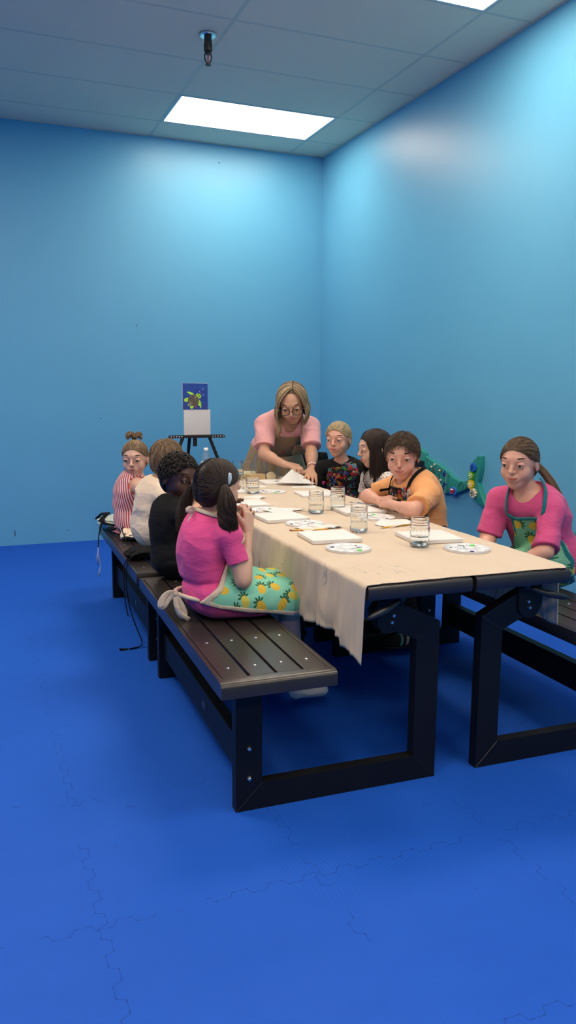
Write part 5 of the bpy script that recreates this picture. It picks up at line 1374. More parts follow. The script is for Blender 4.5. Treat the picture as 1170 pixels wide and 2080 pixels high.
def girl_pink_near():
    hd = Head((-2.172, -3.93, .930), (.90, .40, -.12), .205)
    p = Person('girl in hot pink dress with dark pigtails on the near left bench, seen from behind', (-2.205, -3.93, .545), (-2.195, -3.93, .805), (1, .05), hd, .72,
        ((-2.165, -4.040, .765), (-2.150, -3.825, .765)), (((-2.125, -4.085, .605), (-2.075, -3.995, .765)), ((-2.10, -3.78, .61), (-2.05, -3.875, .765))),
        ((-1.935, -4.045, .505), (-1.925, -3.86, .51)), ((-1.848, -3.925, .100), (-1.87, -3.82, .14)), 'skin_fair', slouch=.035, toes=((1, -.10, .06), (1, 0, 0)), hipw=.10,
        hands=({'dir': (.15, .35, .9), 'palm': (-.5, .7, 0), 'curl': .55}, {'dir': (.1, -.35, .9), 'palm': (-.5, -.7, 0), 'curl': .55}), bulk=1.02)
    p.body()
    F = p.garment(sleeve=.62, legs=.74, leg_r=1.20, inf=.009, neck=.016, sl_r=1.12, flare=.12)
    q = (p.leg[0][0] + p.leg[1][0]) / 2 + A3(.07, 0, -.015)
    F.put(ell(q, np.eye(3), A3(.15, .115, .060)), .03); F.cut(lambda X, Y, Z: .4525 - Z + 0 * X + 0 * Y)
    # waist gathers: pinch the dress a little at the waist seam
    w = p.P + (p.N - p.P) * .17
    sl, X, Y, Z = F.all(); F.d = (F.d + .009 * np.exp(-((Z - w[2] - .05 * (X - w[0])) / .012) ** 2)).astype(np.float32)
    sdf_obj('dress', F, M['tee_pink'], p.root, .0036, 4, (20, 90))
    # pineapple apron draped over the lap
    A = p.garment(sleeve=0, legs=1.0, leg_r=1.30, inf=.012, neck=None)
    A.put(ell(q + A3(.04, 0, .02), np.eye(3), A3(.16, .12, .062)), .03); A.put(cone(p.leg[0][1], p.leg[1][1], .066), .02)
    poly = [(-2.150, .72), (-2.165, .66), (-2.215, .585), (-2.278, .528), (-2.215, .508), (-2.10, .486), (-1.98, .470), (-1.86, .452), (-1.82, .50), (-1.80, .62), (-1.95, .80), (-2.08, .80)]
    g2 = polyd(poly)
    def g(X, Y, Z): return np.maximum(g2(X + 0 * Y, Z + 0 * Y), .454 - Z)
    S = p.shell(A, .003, .0028, g); o = sdf_obj('apron', S, M['pine_d'], p.root, .0030, 7, (20, 60))
    def gt(X, Y, Z): return np.maximum(np.abs(g(X, Y, Z) + .008) - .0085, X + 1.862 - 0 * Y)
    T = p.shell(A, .0042, .0040, gt); sdf_obj('apron_trim', T, M['beige_trim'], o, .0030, 7, (20, 60))
    # tapes: waist tie and bow behind, neck tie
    bk = M['beige_trim']
    ribbon('apron_tie', [(-2.272, -4.035, .532), (-2.300, -4.005, .535), (-2.325, -3.97, .540), (-2.343, -3.945, .545)], .0085, bk, p.root, (0, 0, 1), 1.0)
    ribbon('apron_tie', [(-2.26, -3.83, .535), (-2.31, -3.86, .538), (-2.338, -3.92, .545)], .0085, bk, p.root, (0, 0, 1), 1.0)
    b = MB(); c = A3(-2.345, -3.955, .545); ref = (.3, .9, .3)
    b.tube(bezier([c, c + A3(-.022, -.01, .012), c + A3(-.052, -.015, -.006), c + A3(-.064, -.018, -.045), c + A3(-.048, -.015, -.046), c + A3(-.03, -.01, -.012), c], 18), .0125, 8, flat=(ref, 1.0 * .28))
    b.tube(bezier([c, c + A3(.0, -.012, -.030), c + A3(.006, -.022, -.075), c + A3(.024, -.035, -.088), c + A3(.030, -.035, -.070), c + A3(.014, -.022, -.03), c], 18), .0110, 8, flat=(ref, .28))
    b.tube(bezier([c, c + A3(-.004, -.02, -.035), c + A3(.008, -.03, -.07), c + A3(.040, -.045, -.091)], 12), .010, 8, flat=(ref, .28))
    b.ball(c, .013, seg=12); b.build('apron_bow', bk, p.root, True, world=True)
    NF = p.garment(sleeve=0, inf=.009, neck=None); NF.put(cone(p.N - p.up * .03, p.head.w(0, -.10, -.22), p.neckr * 1.10 + .004, p.neckr + .004), .02)
    ring = []
    for t in np.linspace(-2.6, 2.6, 15):
        ring.append(p.N + p.up * (.004 + .016 * math.cos(t)) - p.fw * (.052 * math.cos(t)) + p.rt * (.062 * math.sin(t)))
    p.strap(NF, ring, .0085, bk, p.root, 'neck_strap', off=.005, n=40, flat=.45)
    c = p.snap(NF, [p.N - p.fw * .058 + p.up * .020], .008)[0]
    b = MB(); b.tube(bezier([c, c + A3(-.02, -.02, .014), c + A3(-.042, -.03, .004), c + A3(-.020, -.02, -.006), c], 12), .008, 8, flat=((0, 1, 0), .5)); b.tube(bezier([c, c + A3(-.016, -.012, -.022), c + A3(-.030, -.018, -.052)], 8), .007, 8, flat=((0, 1, 0), .5)); b.ball(c, .010, seg=10); b.build('neck_bow', bk, p.root, True, world=True)
    # hair: centre part, two low pigtails
    hl = Head.HL
    tr = (.93, -.30, -.16); tl = (-.93, -.42, -.30)
    cp = hd.cap(1.05); hd.to_tie('hair', 620, tr, M['hair_dark'], p.root, lambda d: d[:, 0] > .012, extra=cp, w=.0019)
    hd.to_tie('hair', 620, tl, M['hair_dark'], p.root, lambda d: d[:, 0] < -.012, w=.0019, fld=cp)
    R0 = hd.surf(unit(tr), 1.10); L0 = hd.surf(unit(tl), 1.10)
    tail('pigtail', [R0, R0 + A3(.000, -.022, -.008), R0 + A3(.000, -.040, -.055), R0 + A3(-.002, -.046, -.115), R0 + A3(.012, -.046, -.165), R0 + A3(.016, -.042, -.205)], [.012, .018, .034, .037, .032, .022], 420, M['hair_dark'], p.root, wave=.006)
    tail('pigtail', [L0, L0 + A3(-.015, .022, -.01), L0 + A3(-.035, .03, -.06), L0 + A3(-.055, .02, -.12), L0 + A3(-.075, -.01, -.17)], [.010, .016, .026, .024, .010], 260, M['hair_dark'], p.root, wave=.006)
    for q, s in ((R0, -1), (L0, 1)):
        MB().lathe([(.009, -.005), (.014, -.004), (.016, 0), (.014, .004), (.009, .005)], tuple(q + A3(0, s * .010, -.002)), 16, closed=True, rot=Vector((0, s, -.35)).to_track_quat('Z', 'Y').to_matrix()).build('hair_tie', M['black_trim'], p.root, True, world=True)
    c = hd.surf(unit((.97, -.06, .16)), 1.10); n = unit(hd.out(unit((.97, -.06, .16))))
    a = unit(np.cross(n, (0.3, 0, 1))); b2 = np.cross(n, a)
    b = MB()
    for k in range(-2, 3): b.tube(bezier([c - b2 * .020 + a * k * .002, c + n * .004 + a * k * .0042, c + b2 * .022 + a * k * .001], 8), .0018, 6)
    b.build('hair_clip', M['hairclip'], p.root, True, world=True)
    # white ankle socks
    for (H, K, An), f in zip(p.leg, p.toes):
        F = Field(An - .16, An + .17, .003); toe = f * .108 + A3(0, 0, -.0252)
        F.put(cone(An + A3(0, 0, -.018), An + toe, .0285, .0225), .02); F.put(cone(An, An + (K - An) * .16, .0285, .030), .015); F.put(cone(An + toe * .55, An + toe, .0275, .0235), .02)
        sdf_obj('sock', F, M['sock'], p.root, .0015, 2)

def boy_black():
    hd = Head((-2.160, -3.295, .895), (.44, -.88, -.12), .205)
    p = Person('boy in black with short black curls on the left bench, beside the girl in pink', (-2.175, -3.30, .545), (-2.175, -3.30, .785), (1, -.18), hd, .70,
        ((-2.175, -3.408, .745), (-2.15, -3.19, .745)), (((-2.10, -3.46, .60), (-1.97, -3.40, .70)), ((-2.06, -3.15, .60), (-1.93, -3.19, .715))),
        ((-1.885, -3.365, .515), (-1.885, -3.22, .515)), ((-1.60, -3.355, .215), (-1.625, -3.19, .10)), 'skin_brown', slouch=.03, hipw=.09, lipm='lip_brown', brow='hair_black',
        hands=({'palm': (0, .3, -1), 'curl': .3}, {'palm': (0, -.3, -1), 'curl': .3}))
    p.body()
    F = p.garment(sleeve=1.5, inf=.011, neck=.014, sl_r=1.15); F.put(ell(p.P + A3(-.01, 0, .0), p.R, A3(.135, .110, .10)), .03); F.cut(lambda X, Y, Z: .4525 - Z + 0 * X + 0 * Y)
    sdf_obj('sweatshirt', F, M['black_tee'], p.root, .003, 5, (20, 80))
    F = p.garment(sleeve=0, torso=False, legs=1.75, leg_r=1.12); F.put(ell(p.P - p.up * .01, p.R, A3(.14, .11, .085)), .03); F.cut(lambda X, Y, Z: .4525 - Z + 0 * X + 0 * Y if False else (np.where(X < -1.98, .4525 - Z, -1.) + 0 * Y)); sdf_obj('trousers', F, M['black_tee'], p.root, .002, 6)
    sneakers(p, M['black_trim'], sole='blackplastic')
    # curls
    C = hd.cap(1.12, [(.6, .27), (.33, .27), (.26, .20), (.08, .14), (.03, .04), (-.08, .0), (-.14, -.20), (-.20, -.36), (-.9, -.36), (-.9, .9), (.6, .9)])
    a = hd.roots(900); n = len(a); K = 7; t = np.linspace(0, 1, K); u1 = np.cross(a, RNG.normal(size=(n, 3))); u1 /= np.linalg.norm(u1, axis=1, keepdims=True); u2 = np.cross(a, u1)
    base = hd.surf(a, np.full(n, 1.10)); ph = RNG.uniform(0, 6, n)
    O = hd.out(a); O /= np.linalg.norm(O, axis=1, keepdims=True); U1 = u1 @ hd.R.T; U2 = u2 @ hd.R.T; rr = RNG.uniform(.003, .0065, n)
    P = base[:, None] + O[:, None] * (np.sin(PI * t)[None] * .009)[..., None] + U1[:, None] * (np.cos(ph[:, None] + t * 5.2) * rr[:, None])[..., None] + U2[:, None] * (np.sin(ph[:, None] + t * 5.2) * rr[:, None])[..., None]
    strand_obj('hair', P, .0024, np.repeat(O[:, None], K, 1), M['hair_black'], p.root, extra=C, flat=.9)
    bow(p, p.N - p.fw * .066 + p.up * .012, p.rt, p.up, M['black_trim'], .8, [[p.N - p.fw * .075 + p.rt * .03, p.N - p.fw * .088 + p.rt * .045 - p.up * .05]])

def boy_cream():
    hd = Head((-2.080, -2.72, .922), (.80, .58, -.15), .205)
    p = Person('boy in cream T-shirt with sandy hair and black apron strings on the left bench', (-2.130, -2.67, .545), (-2.115, -2.70, .795), (1, .1), hd, .72,
        ((-2.125, -2.82, .755), (-2.105, -2.585, .755)), (((-2.01, -2.87, .62), (-1.90, -2.80, .735)), ((-1.98, -2.55, .62), (-1.88, -2.61, .735))),
        ((-1.87, -2.76, .515), (-1.87, -2.61, .515)), ((-1.84, -2.76, .16), (-1.84, -2.61, .16)), 'skin_pink', slouch=.035, hipw=.09, brow='hair_sandy',
        hands=({'palm': (0, .3, -1), 'curl': .4}, {'palm': (0, -.3, -1), 'curl': .4}))
    p.body()
    F = p.garment(sleeve=.9, inf=.013, neck=.012, sl_r=1.28, flare=.12); F.put(ell(p.P + A3(-.01, 0, .03), p.R, A3(.155, .118, .11)), .03); F.cut(lambda X, Y, Z: .4525 - Z + 0 * X + 0 * Y)
    S = sdf_obj("tshirt", F, M["cream_tee"], p.root, .0052, 9, (18, 75))
    p.front_apron(F, [(-.11, -.1), (.11, -.1), (.11, .12), (.07, .20), (-.07, .20), (-.11, .12)], M['collage'], M['black_trim'])
    G = p.garment(sleeve=0, torso=False, legs=.9, leg_r=1.18); G.put(ell(p.P - p.up * .015, p.R, A3(.135, .108, .082)), .03); G.cut(lambda X, Y, Z: .4525 - Z + 0 * X + 0 * Y); sdf_obj('shorts', G, M['denim'], p.root, .002, 6)
    sneakers(p, M['black_tee'], sole='palette')
    hl = [(.6, .27), (.32, .27), (.24, .14), (.07, .10), (.0, -.05), (-.12, -.10), (-.14, -.24), (-.22, -.44), (-.9, -.44), (-.9, .9), (.6, .9)]
    hd.short('hair', 900, .62, M['hair_sandy'], p.root, lift=.10, hl=hl, extra=hd.cap(1.075, hl), w=.0021, jit=.16)
    # clear spectacles
    b = MB()
    for x in (-1, 1):
        b.tube([hd.w(x * (.165 + .10 * math.cos(t)), .47, .02 + .085 * math.sin(t)) for t in np.linspace(0, 2 * PI, 20)], .0016, 6); b.tube([hd.w(x * .265, .47, .03), hd.w(x * .36, .30, .04), hd.w(x * .365, -.06, .05)], .0018, 6)
    b.tube([hd.w(-.065, .475, .03), hd.w(.065, .475, .03)], .0016, 6); b.build('spectacles', M['clearspec'], p.root, True, world=True)
    # black apron strings: bow at the neck, cord down the back, long ties trailing over the bench to the floor
    bk = M['black_trim']; c = p.N - p.fw * .060 + p.up * .012
    bow(p, c, p.rt, p.up, bk, 1.0, [[c - p.fw * .012 - p.up * .03 + p.rt * .02, c - p.fw * .030 + p.rt * .035 - p.up * .09, c - p.fw * .032 + p.rt * .040 - p.up * .13]])
    b = lump((0, 0, 0), (.070, .075, .030), 21, .24); b.v = [(x - 2.262, y - 2.88, max(z + .480, .4515)) for x, y, z in b.v]; b.build('apron_tie_bundle', bk, p.root, True, world=True)
    b = MB(); e = (-2.325, -2.905, .462)
    b.tube(bezier([(-2.27, -2.90, .49), (-2.31, -2.905, .485), e, (-2.350, -2.91, .430), (-2.352, -2.92, .33), (-2.350, -2.93, .24), (-2.338, -2.94, .175)], 22), .0055, 6, flat=((1, 0, 0), .5)); b.build('apron_string', bk, p.root, True, world=True)
    b = MB()
    b.tube(bezier([(-2.27, -2.93, .49), (-2.32, -2.96, .480), (-2.346, -2.97, .45), (-2.352, -2.965, .36), (-2.335, -2.95, .22), (-2.29, -2.92, .09), (-2.262, -2.91, .025), (-2.275, -2.925, .006), (-2.33, -2.935, .0045), (-2.375, -2.93, .0045)], 30), .0055, 6, flat=((1, 0, 0), .5)); b.ball((-2.377, -2.93, .006), .008, seg=10); b.build('apron_string', bk, p.root, True, world=True)

def girl_stripes():
    hd = Head((-2.150, -2.235, .888), (-.42, -.88, -.10), .205)
    p = Person('girl in red and white striped top with a topknot, far end of left bench', (-2.180, -2.20, .545), (-2.135, -2.215, .778), (1, -.2), hd, .70,
        ((-2.150, -2.325, .735), (-2.115, -2.105, .735)), (((-2.02, -2.385, .62), (-1.90, -2.34, .72)), ((-1.99, -2.08, .62), (-1.88, -2.13, .72))),
        ((-1.88, -2.29, .515), (-1.88, -2.14, .515)), ((-1.85, -2.29, .17), (-1.85, -2.14, .17)), 'skin_fair', slouch=.03, hipw=.09, brow='hair_sandy',
        hands=({'palm': (0, .3, -1), 'curl': .4}, {'palm': (0, -.3, -1), 'curl': .4}))
    p.body()
    F = p.garment(sleeve=0, inf=.011, neck=.034, vneck=0, legs=.7, leg_r=1.2); F.cut(lambda X, Y, Z: .4525 - Z + 0 * X + 0 * Y)
    for S, E, W_ in p.arm: F.put(cone(S + (S - p.N) * .06 + p.up * .02, S + (E - S) * .35 + (S - p.N) * .30, .062, .066), .006, sub=True)
    sdf_obj('striped_top', F, M['stripes'], p.root, .003, 3, (20, 80))
    p.front_apron(F, [(-.11, -.1), (.11, -.1), (.11, .10), (.07, .18), (-.07, .18), (-.11, .10)], M['mint'], M['black_trim'])
    b = lump((0, 0, 0), (.06, .085, .028), 31, .22); b.v = [(x - 2.215, y - 2.36, max(z + .482, .4515)) for x, y, z in b.v]; b.build('apron_skirt', M['cream_tee'], p.root, True, world=True)
    for k in (0, 1): ribbon('apron_tie', [(-2.235 + .05 * k, -2.30, .51), (-2.26 + .05 * k, -2.37, .505), (-2.255 + .06 * k, -2.42, .48), (-2.25 + .07 * k, -2.45, .456)], .009, M['black_trim'], p.root, (1, 0, .4), .3)
    sneakers(p, M['tee_pink'], sole='palette')
    tie = (.10, -.28, .95)
    hd.to_tie('hair', 700, tie, M['hair_sandy'], p.root, extra=hd.cap(1.05), w=.0018)
    q = hd.surf(unit(tie), 1.08)
    tail('topknot', [q, q + A3(-.004, .006, .022), q + A3(-.022, .004, .036), q + A3(-.040, .0, .022), q + A3(-.034, .0, .004)], [.010, .015, .018, .016, .012], 160, M['hair_sandy'], p.root, wave=.003)
    tail('topknot', [q, q + A3(.006, .004, .022), q + A3(.026, .004, .034), q + A3(.040, .004, .020), q + A3(.030, .004, .004)], [.010, .015, .018, .016, .012], 160, M['hair_sandy'], p.root, wave=.003)
    MB().ball(q + A3(0, 0, .008), .013, seg=10, sc=(1, 1, .6)).build('hair_tie', M['black_trim'], p.root, True, world=True)

def woman():
    hd = Head((-1.075, -1.965, 1.195), (-.40, -.80, -.50), .245, roll=-.06)
    p = Person('woman in pale pink shirt, glasses and khaki apron leaning over the far table end', (-1.045, -1.56, .865), (-1.055, -1.83, 1.095), (-.02, -1), hd, .96,
        ((-1.205, -1.82, 1.050), (-.900, -1.85, 1.045)), (((-1.250, -1.915, .865), (-1.195, -2.130, .820)), ((-.950, -2.00, .865), (-1.030, -2.195, .790))),
        ((-1.15, -1.60, .47), (-.94, -1.58, .47)), ((-1.15, -1.52, .08), (-.93, -1.50, .08)), 'skin_tan', slouch=.0, hvox=.0036, bulk=1.01, hipw=.082, brow='hair_brown', mouth=.25,
        hands=({'dir': (.48, -.75, -.10), 'palm': (.15, -.10, -1), 'curl': (.62, .58, .55, .55), 'thumb': .35, 'size': 1.0}, {'dir': (-.42, -.78, -.42), 'palm': (-.1, .35, -1), 'curl': (.22, .20, .24, .30), 'spread': .30, 'thumb': .8, 'size': 1.0}))
    p.body()
    F = p.garment(sleeve=.74, inf=.014, neck=.008, sl_r=1.28, flare=.20, h=.0042, vneck=.045)
    q = p.P + A3(0, 0, -.10)
    F.cut(lambda X, Y, Z: .80 - Z + 0 * X + 0 * Y); sdf_obj('polo_shirt', F, M['polo'], p.root, .0060, 3, (14, 60))
    # collar and cuffs
    N0 = p.N + p.up * .004
    for sg in (-1, 1):
        b = MB(); b.tube(bezier([N0 - p.fw * .070 + p.up * .030, N0 + p.rt * sg * .075 + p.up * .022 - p.fw * .01, N0 + p.rt * sg * .066 + p.fw * .055 - p.up * .005, N0 + p.rt * sg * .030 + p.fw * .110 - p.up * .06], 14), [.016] * 10 + [.017, .016, .013, .008], 8, flat=(tuple(p.fw), .35)); b.build('collar', M['polo'], p.root, True, world=True)
    # trousers
    G = p.garment(sleeve=0, torso=False, legs=1.95, leg_r=.95, h=.005); G.put(ell(p.P - A3(0, 0, .03), p.R, A3(.130, .11, .12)), .04); G.cut(lambda X, Y, Z: .03 - Z + 0 * X + 0 * Y); sdf_obj('trousers', G, M['denim'], p.root, .002, 6)
    sneakers(p, M['black_tee'], sole='palette')
    # khaki apron: bib on the chest, skirt hanging round the hips
    A = p.garment(sleeve=0, inf=.020, neck=None, h=.0042); 
    # apron skirt: a cloth wrapped round the hips, open behind
    b = MB(); na, nzz = 72, 40; V = []
    for i in range(na):
        th = math.radians(-128 + 256 * i / (na - 1))
        zt = .905 - .075 * math.cos(th)
        for j in range(nzz):
            t = j / (nzz - 1); z = zt + (.50 - zt) * t; q = .90 - z
            a = .168 + .30 * min(q, .22) + .02 * t; bb = .150 + .22 * min(q, .22) + .02 * t
            fo = 1 + (.012 + .045 * t) * math.sin(th * 7 + 1.3 * math.sin(th * 2) + t) * (1 if j else 0) + .012 * math.sin(th * 15 + 4 * t)
            V.append((p.P[0] + a * fo * math.sin(th), p.P[1] - .015 - bb * fo * math.cos(th), z))
    b.add(V, [(i * nzz + j, i * nzz + j + 1, (i + 1) * nzz + j + 1, (i + 1) * nzz + j) for i in range(na - 1) for j in range(nzz - 1)])
    sk = b.build('apron_skirt', M['khaki'], p.root, True, world=True); md = sk.modifiers.new('thick', 'SOLIDIFY'); md.thickness = .003; md.offset = 0
    gp = polyd([(-.15, -.28), (.15, -.28), (.165, .0), (.150, .06), (.128, .12), (.115, .22), (.105, .315), (-.105, .315), (-.115, .22), (-.128, .12), (-.150, .06), (-.165, .0)])
    def g(X, Y, Z):
        x = (X - p.P[0]) + 0 * (Y + Z)
        x2, y2, z2 = p.loc(X, Y, Z, p.P)
        hgt = z2
        return np.maximum(np.maximum(gp(x2, hgt), -(y2 + .02)), .52 - Z)
    S = p.shell(A, .004, .004, g); o = sdf_obj('apron', S, M['khaki'], p.root, .0035, 8, (14, 60))
    # straps, pocket with brushes, red paint stains
    for sg in (-1, 1):
        t0 = p.P + p.R @ A3(sg * .095, .150, .305)
        p.strap(A, [t0, p.N + p.rt * sg * .088 + p.fw * .085 - p.up * .05, p.N + p.rt * sg * .078 + p.fw * .02 + p.up * .03, p.N + p.rt * sg * .060 - p.fw * .05 + p.up * .03], .016, M['khaki'], o, off=.008)
    pk = p.P + p.R @ A3(-.070, .190, .255)
    b = MB().obox(pk, p.rt, p.up, p.fw, .044, .048, .004, 0, .003); b.build('pen_pocket', M['khaki'], o, 'auto', world=True)
    for k in range(6):
        a0 = pk + p.rt * (-.034 + .0135 * k) + p.up * .02; a1 = a0 + p.up * (.062 + .010 * (k % 3)) + p.rt * (.007 * (k - 2.5)) + p.fw * .008
        MB().tube([a0, a1], .0035, 8).build('pocket_tool', M[('steel', 'black_trim', 'spect')[k % 3]], o, True, world=True)
    for cx, cz, rr in ((.012, .165, .012), (-.030, .215, .012), (.008, .140, .008)):
        q = p.snap(A, [p.P + p.R @ A3(cx, .155, cz)], .0075)[0]
        MB().ball(q, rr, seg=12, sc=(1, .12, 1.3), rot=Matrix([list(r) for r in p.R])).build('paint_stain', M['redpaint'], o, True, world=True)
    # bob with highlights
    def tones(n, q, sd): return np.clip(RNG.beta(.9, .9, n) * .8 + .25 * (q < .35) - .02, 0, 1)
    hlw = [(.6, .45), (.28, .43), (.16, .34), (.04, .12), (-.05, -.05), (-.10, -.30), (-.9, -.40), (-.9, .9), (.6, .9)]
    hd.hang('hair', 1500, .105, M['hair_highlight'], p.root, az=(.95, 3.12), part=-.16, w=.0026, e=1.16, spread=.22, tone_f=tones, extra=hd.cap(1.075, hlw, .004), inward=.55)
    # spectacles
    b = MB()
    for x in (-1, 1):
        pts = []
        for t in np.linspace(0, 2 * PI, 25):
            c, s_ = math.cos(t), math.sin(t); pts.append(hd.w(x * (.165 + .125 * math.copysign(abs(c) ** .6, c)), .485 - .05 * abs(c), .015 + .088 * math.copysign(abs(s_) ** .6, s_)))
        b.tube(pts, .0022, 6); b.tube([hd.w(x * .29, .44, .055), hd.w(x * .365, .30, .05), hd.w(x * .37, -.05, .04)], .0022, 6)
    b.tube([hd.w(-.045, .485, .035), hd.w(0, .50, .045), hd.w(.045, .485, .035)], .0022, 6); b.build('spectacles', M['spect'], p.root, True, world=True)
    # watch on her left wrist
    S_, E, Wr = p.arm[1]; d = unit(Wr - E); c = Wr - d * .030
    rot = Vector(tuple(d)).to_track_quat('Z', 'Y').to_matrix()
    MB().lathe([(.0290, -.011), (.0325, -.011), (.0338, 0), (.0325, .011), (.0290, .011)], tuple(c), 32, closed=True, rot=rot).build('watch_strap', M['watch'], p.root, 'auto', world=True)
    nrm = unit(A3(.9, .35, .25) - d * (A3(.9, .35, .25) @ d))
    MB().obox(c + nrm * .033, np.cross(d, nrm), d, nrm, .014, .017, .004, 0, .003).build('watch_face', M['lens'], p.root, 'auto', world=True)

def girl_blonde():
    hd = Head((-.905, -2.31, .980), (-.72, -.68, -.06), .212)
    p = Person('blonde girl in black T-shirt and bright collage apron at the far right of the table', (-.775, -2.20, .545), (-.865, -2.285, .835), (-.45, -.89), hd, .72,
        ((-.975, -2.235, .795), (-.765, -2.335, .790)), (((-1.035, -2.22, .66), (-1.00, -2.31, .60)), ((-.745, -2.385, .67), (-.80, -2.475, .60))),
        ((-1.02, -2.28, .515), (-.96, -2.40, .515)), ((-1.00, -2.30, .16), (-.95, -2.42, .16)), 'skin_pink', slouch=.02, hipw=.09, iris='iris_blue', brow='hair_sandy', lipm='lip',
        hands=({'palm': (0, 0, -1), 'curl': .4}, {'palm': (0, 0, -1), 'curl': .4}), mouth=.5)
    p.body()
    F = p.garment(sleeve=.95, inf=.011, neck=.010, sl_r=1.22, flare=.15); F.cut(lambda X, Y, Z: .4525 - Z + 0 * X + 0 * Y)
    t = sdf_obj('tshirt', F, M['black_tee'], p.root, .003, 3, (20, 80))
    o = p.front_apron(F, [(-.125, -.1), (.125, -.1), (.128, .22), (.092, .335), (-.092, .335), (-.128, .22)], M['collage'], M['black_trim'], amp=.003)
    q = p.snap(F, [p.P + p.R @ A3(.118, .085, .225)], .002)[0]; rm = Matrix([list(r) for r in p.R])
    b = MB()
    for sg in (-1, 1): b.ball(q + p.rt * sg * .0055 + p.up * .004, .0085, seg=10, sc=(1, .35, 1), rot=rm)
    b.ball(q - p.up * .006, .0070, seg=10, sc=(1, .35, 1.3), rot=rm); b.build('pink_heart', M['tee_pink'], t, True, world=True)
    G = p.garment(sleeve=0, torso=False, legs=1.4, leg_r=1.1); G.put(ell(p.P - p.up * .015, p.R, A3(.13, .105, .080)), .03); G.cut(lambda X, Y, Z: np.where(X > -.93, .4525 - Z, -1) + 0 * Y); sdf_obj('trousers', G, M['denim'], p.root, .002, 6)
    sneakers(p, M['cream_tee'])
    tie = (.25, -.95, .12)
    hd.to_tie('hair', 1000, tie, M['hair_blonde'], p.root, extra=hd.cap(1.07), w=.0019, e=1.085)
    q = hd.surf(unit(tie), 1.10)
    tail('ponytail', [q, q + A3(.03, .02, .0), q + A3(.045, .03, -.05), q + A3(.04, .03, -.12)], [.010, .018, .020, .008], 140, M['hair_blonde'], p.root)

def girl_dark():
    hd = Head((-.875, -2.73, .955), (-.96, .18, -.16), .212)
    p = Person('dark-haired girl in white flowered blouse between the blonde girl and the boy in apricot', (-.695, -2.70, .545), (-.825, -2.72, .815), (-1, -.1), hd, .74,
        ((-.845, -2.615, .775), (-.835, -2.84, .770)), (((-.87, -2.57, .62), (-1.00, -2.64, .60)), ((-.86, -2.875, .62), (-1.00, -2.80, .60))),
        ((-1.01, -2.66, .515), (-1.01, -2.79, .515)), ((-1.03, -2.66, .17), (-1.03, -2.79, .17)), 'skin_fair', slouch=.02, hipw=.09, brow='hair_dark',
        hands=({'palm': (0, 0, -1), 'curl': .4}, {'palm': (0, 0, -1), 'curl': .4}))
    p.body()
    F = p.garment(sleeve=.6, inf=.011, neck=.014, sl_r=1.2); F.cut(lambda X, Y, Z: .4525 - Z + 0 * X + 0 * Y); sdf_obj('blouse', F, M['floral'], p.root, .003, 3, (20, 80))
    o = p.front_apron(F, [(-.115, -.1), (.115, -.1), (.115, .14), (.075, .21), (-.075, .21), (-.115, .14)], M['collage'], M['black_trim'], amp=.002)
    for sg in (-1, 1): p.strap(p.aF, [p.P + p.R @ A3(sg * .068, .112, .20), p.N + p.rt * sg * .062 + p.fw * .055 - p.up * .01, p.N + p.rt * sg * .052 - p.fw * .02 + p.up * .02], .008, M['black_trim'], o, off=.010)
    G = p.garment(sleeve=0, torso=False, legs=1.4, leg_r=1.1); G.put(ell(p.P - p.up * .015, p.R, A3(.13, .105, .080)), .03); G.cut(lambda X, Y, Z: np.where(X > -.93, .4525 - Z, -1) + 0 * Y); sdf_obj('trousers', G, M['denim'], p.root, .002, 6)
    sneakers(p, M['black_tee'])
    hd.hang('hair', 1000, .15, M['hair_dark'], p.root, az=(.95, 3.1), part=.0, w=.0020, e=1.07, spread=.05, extra=hd.cap(1.05), down=(.05, 0, -1))

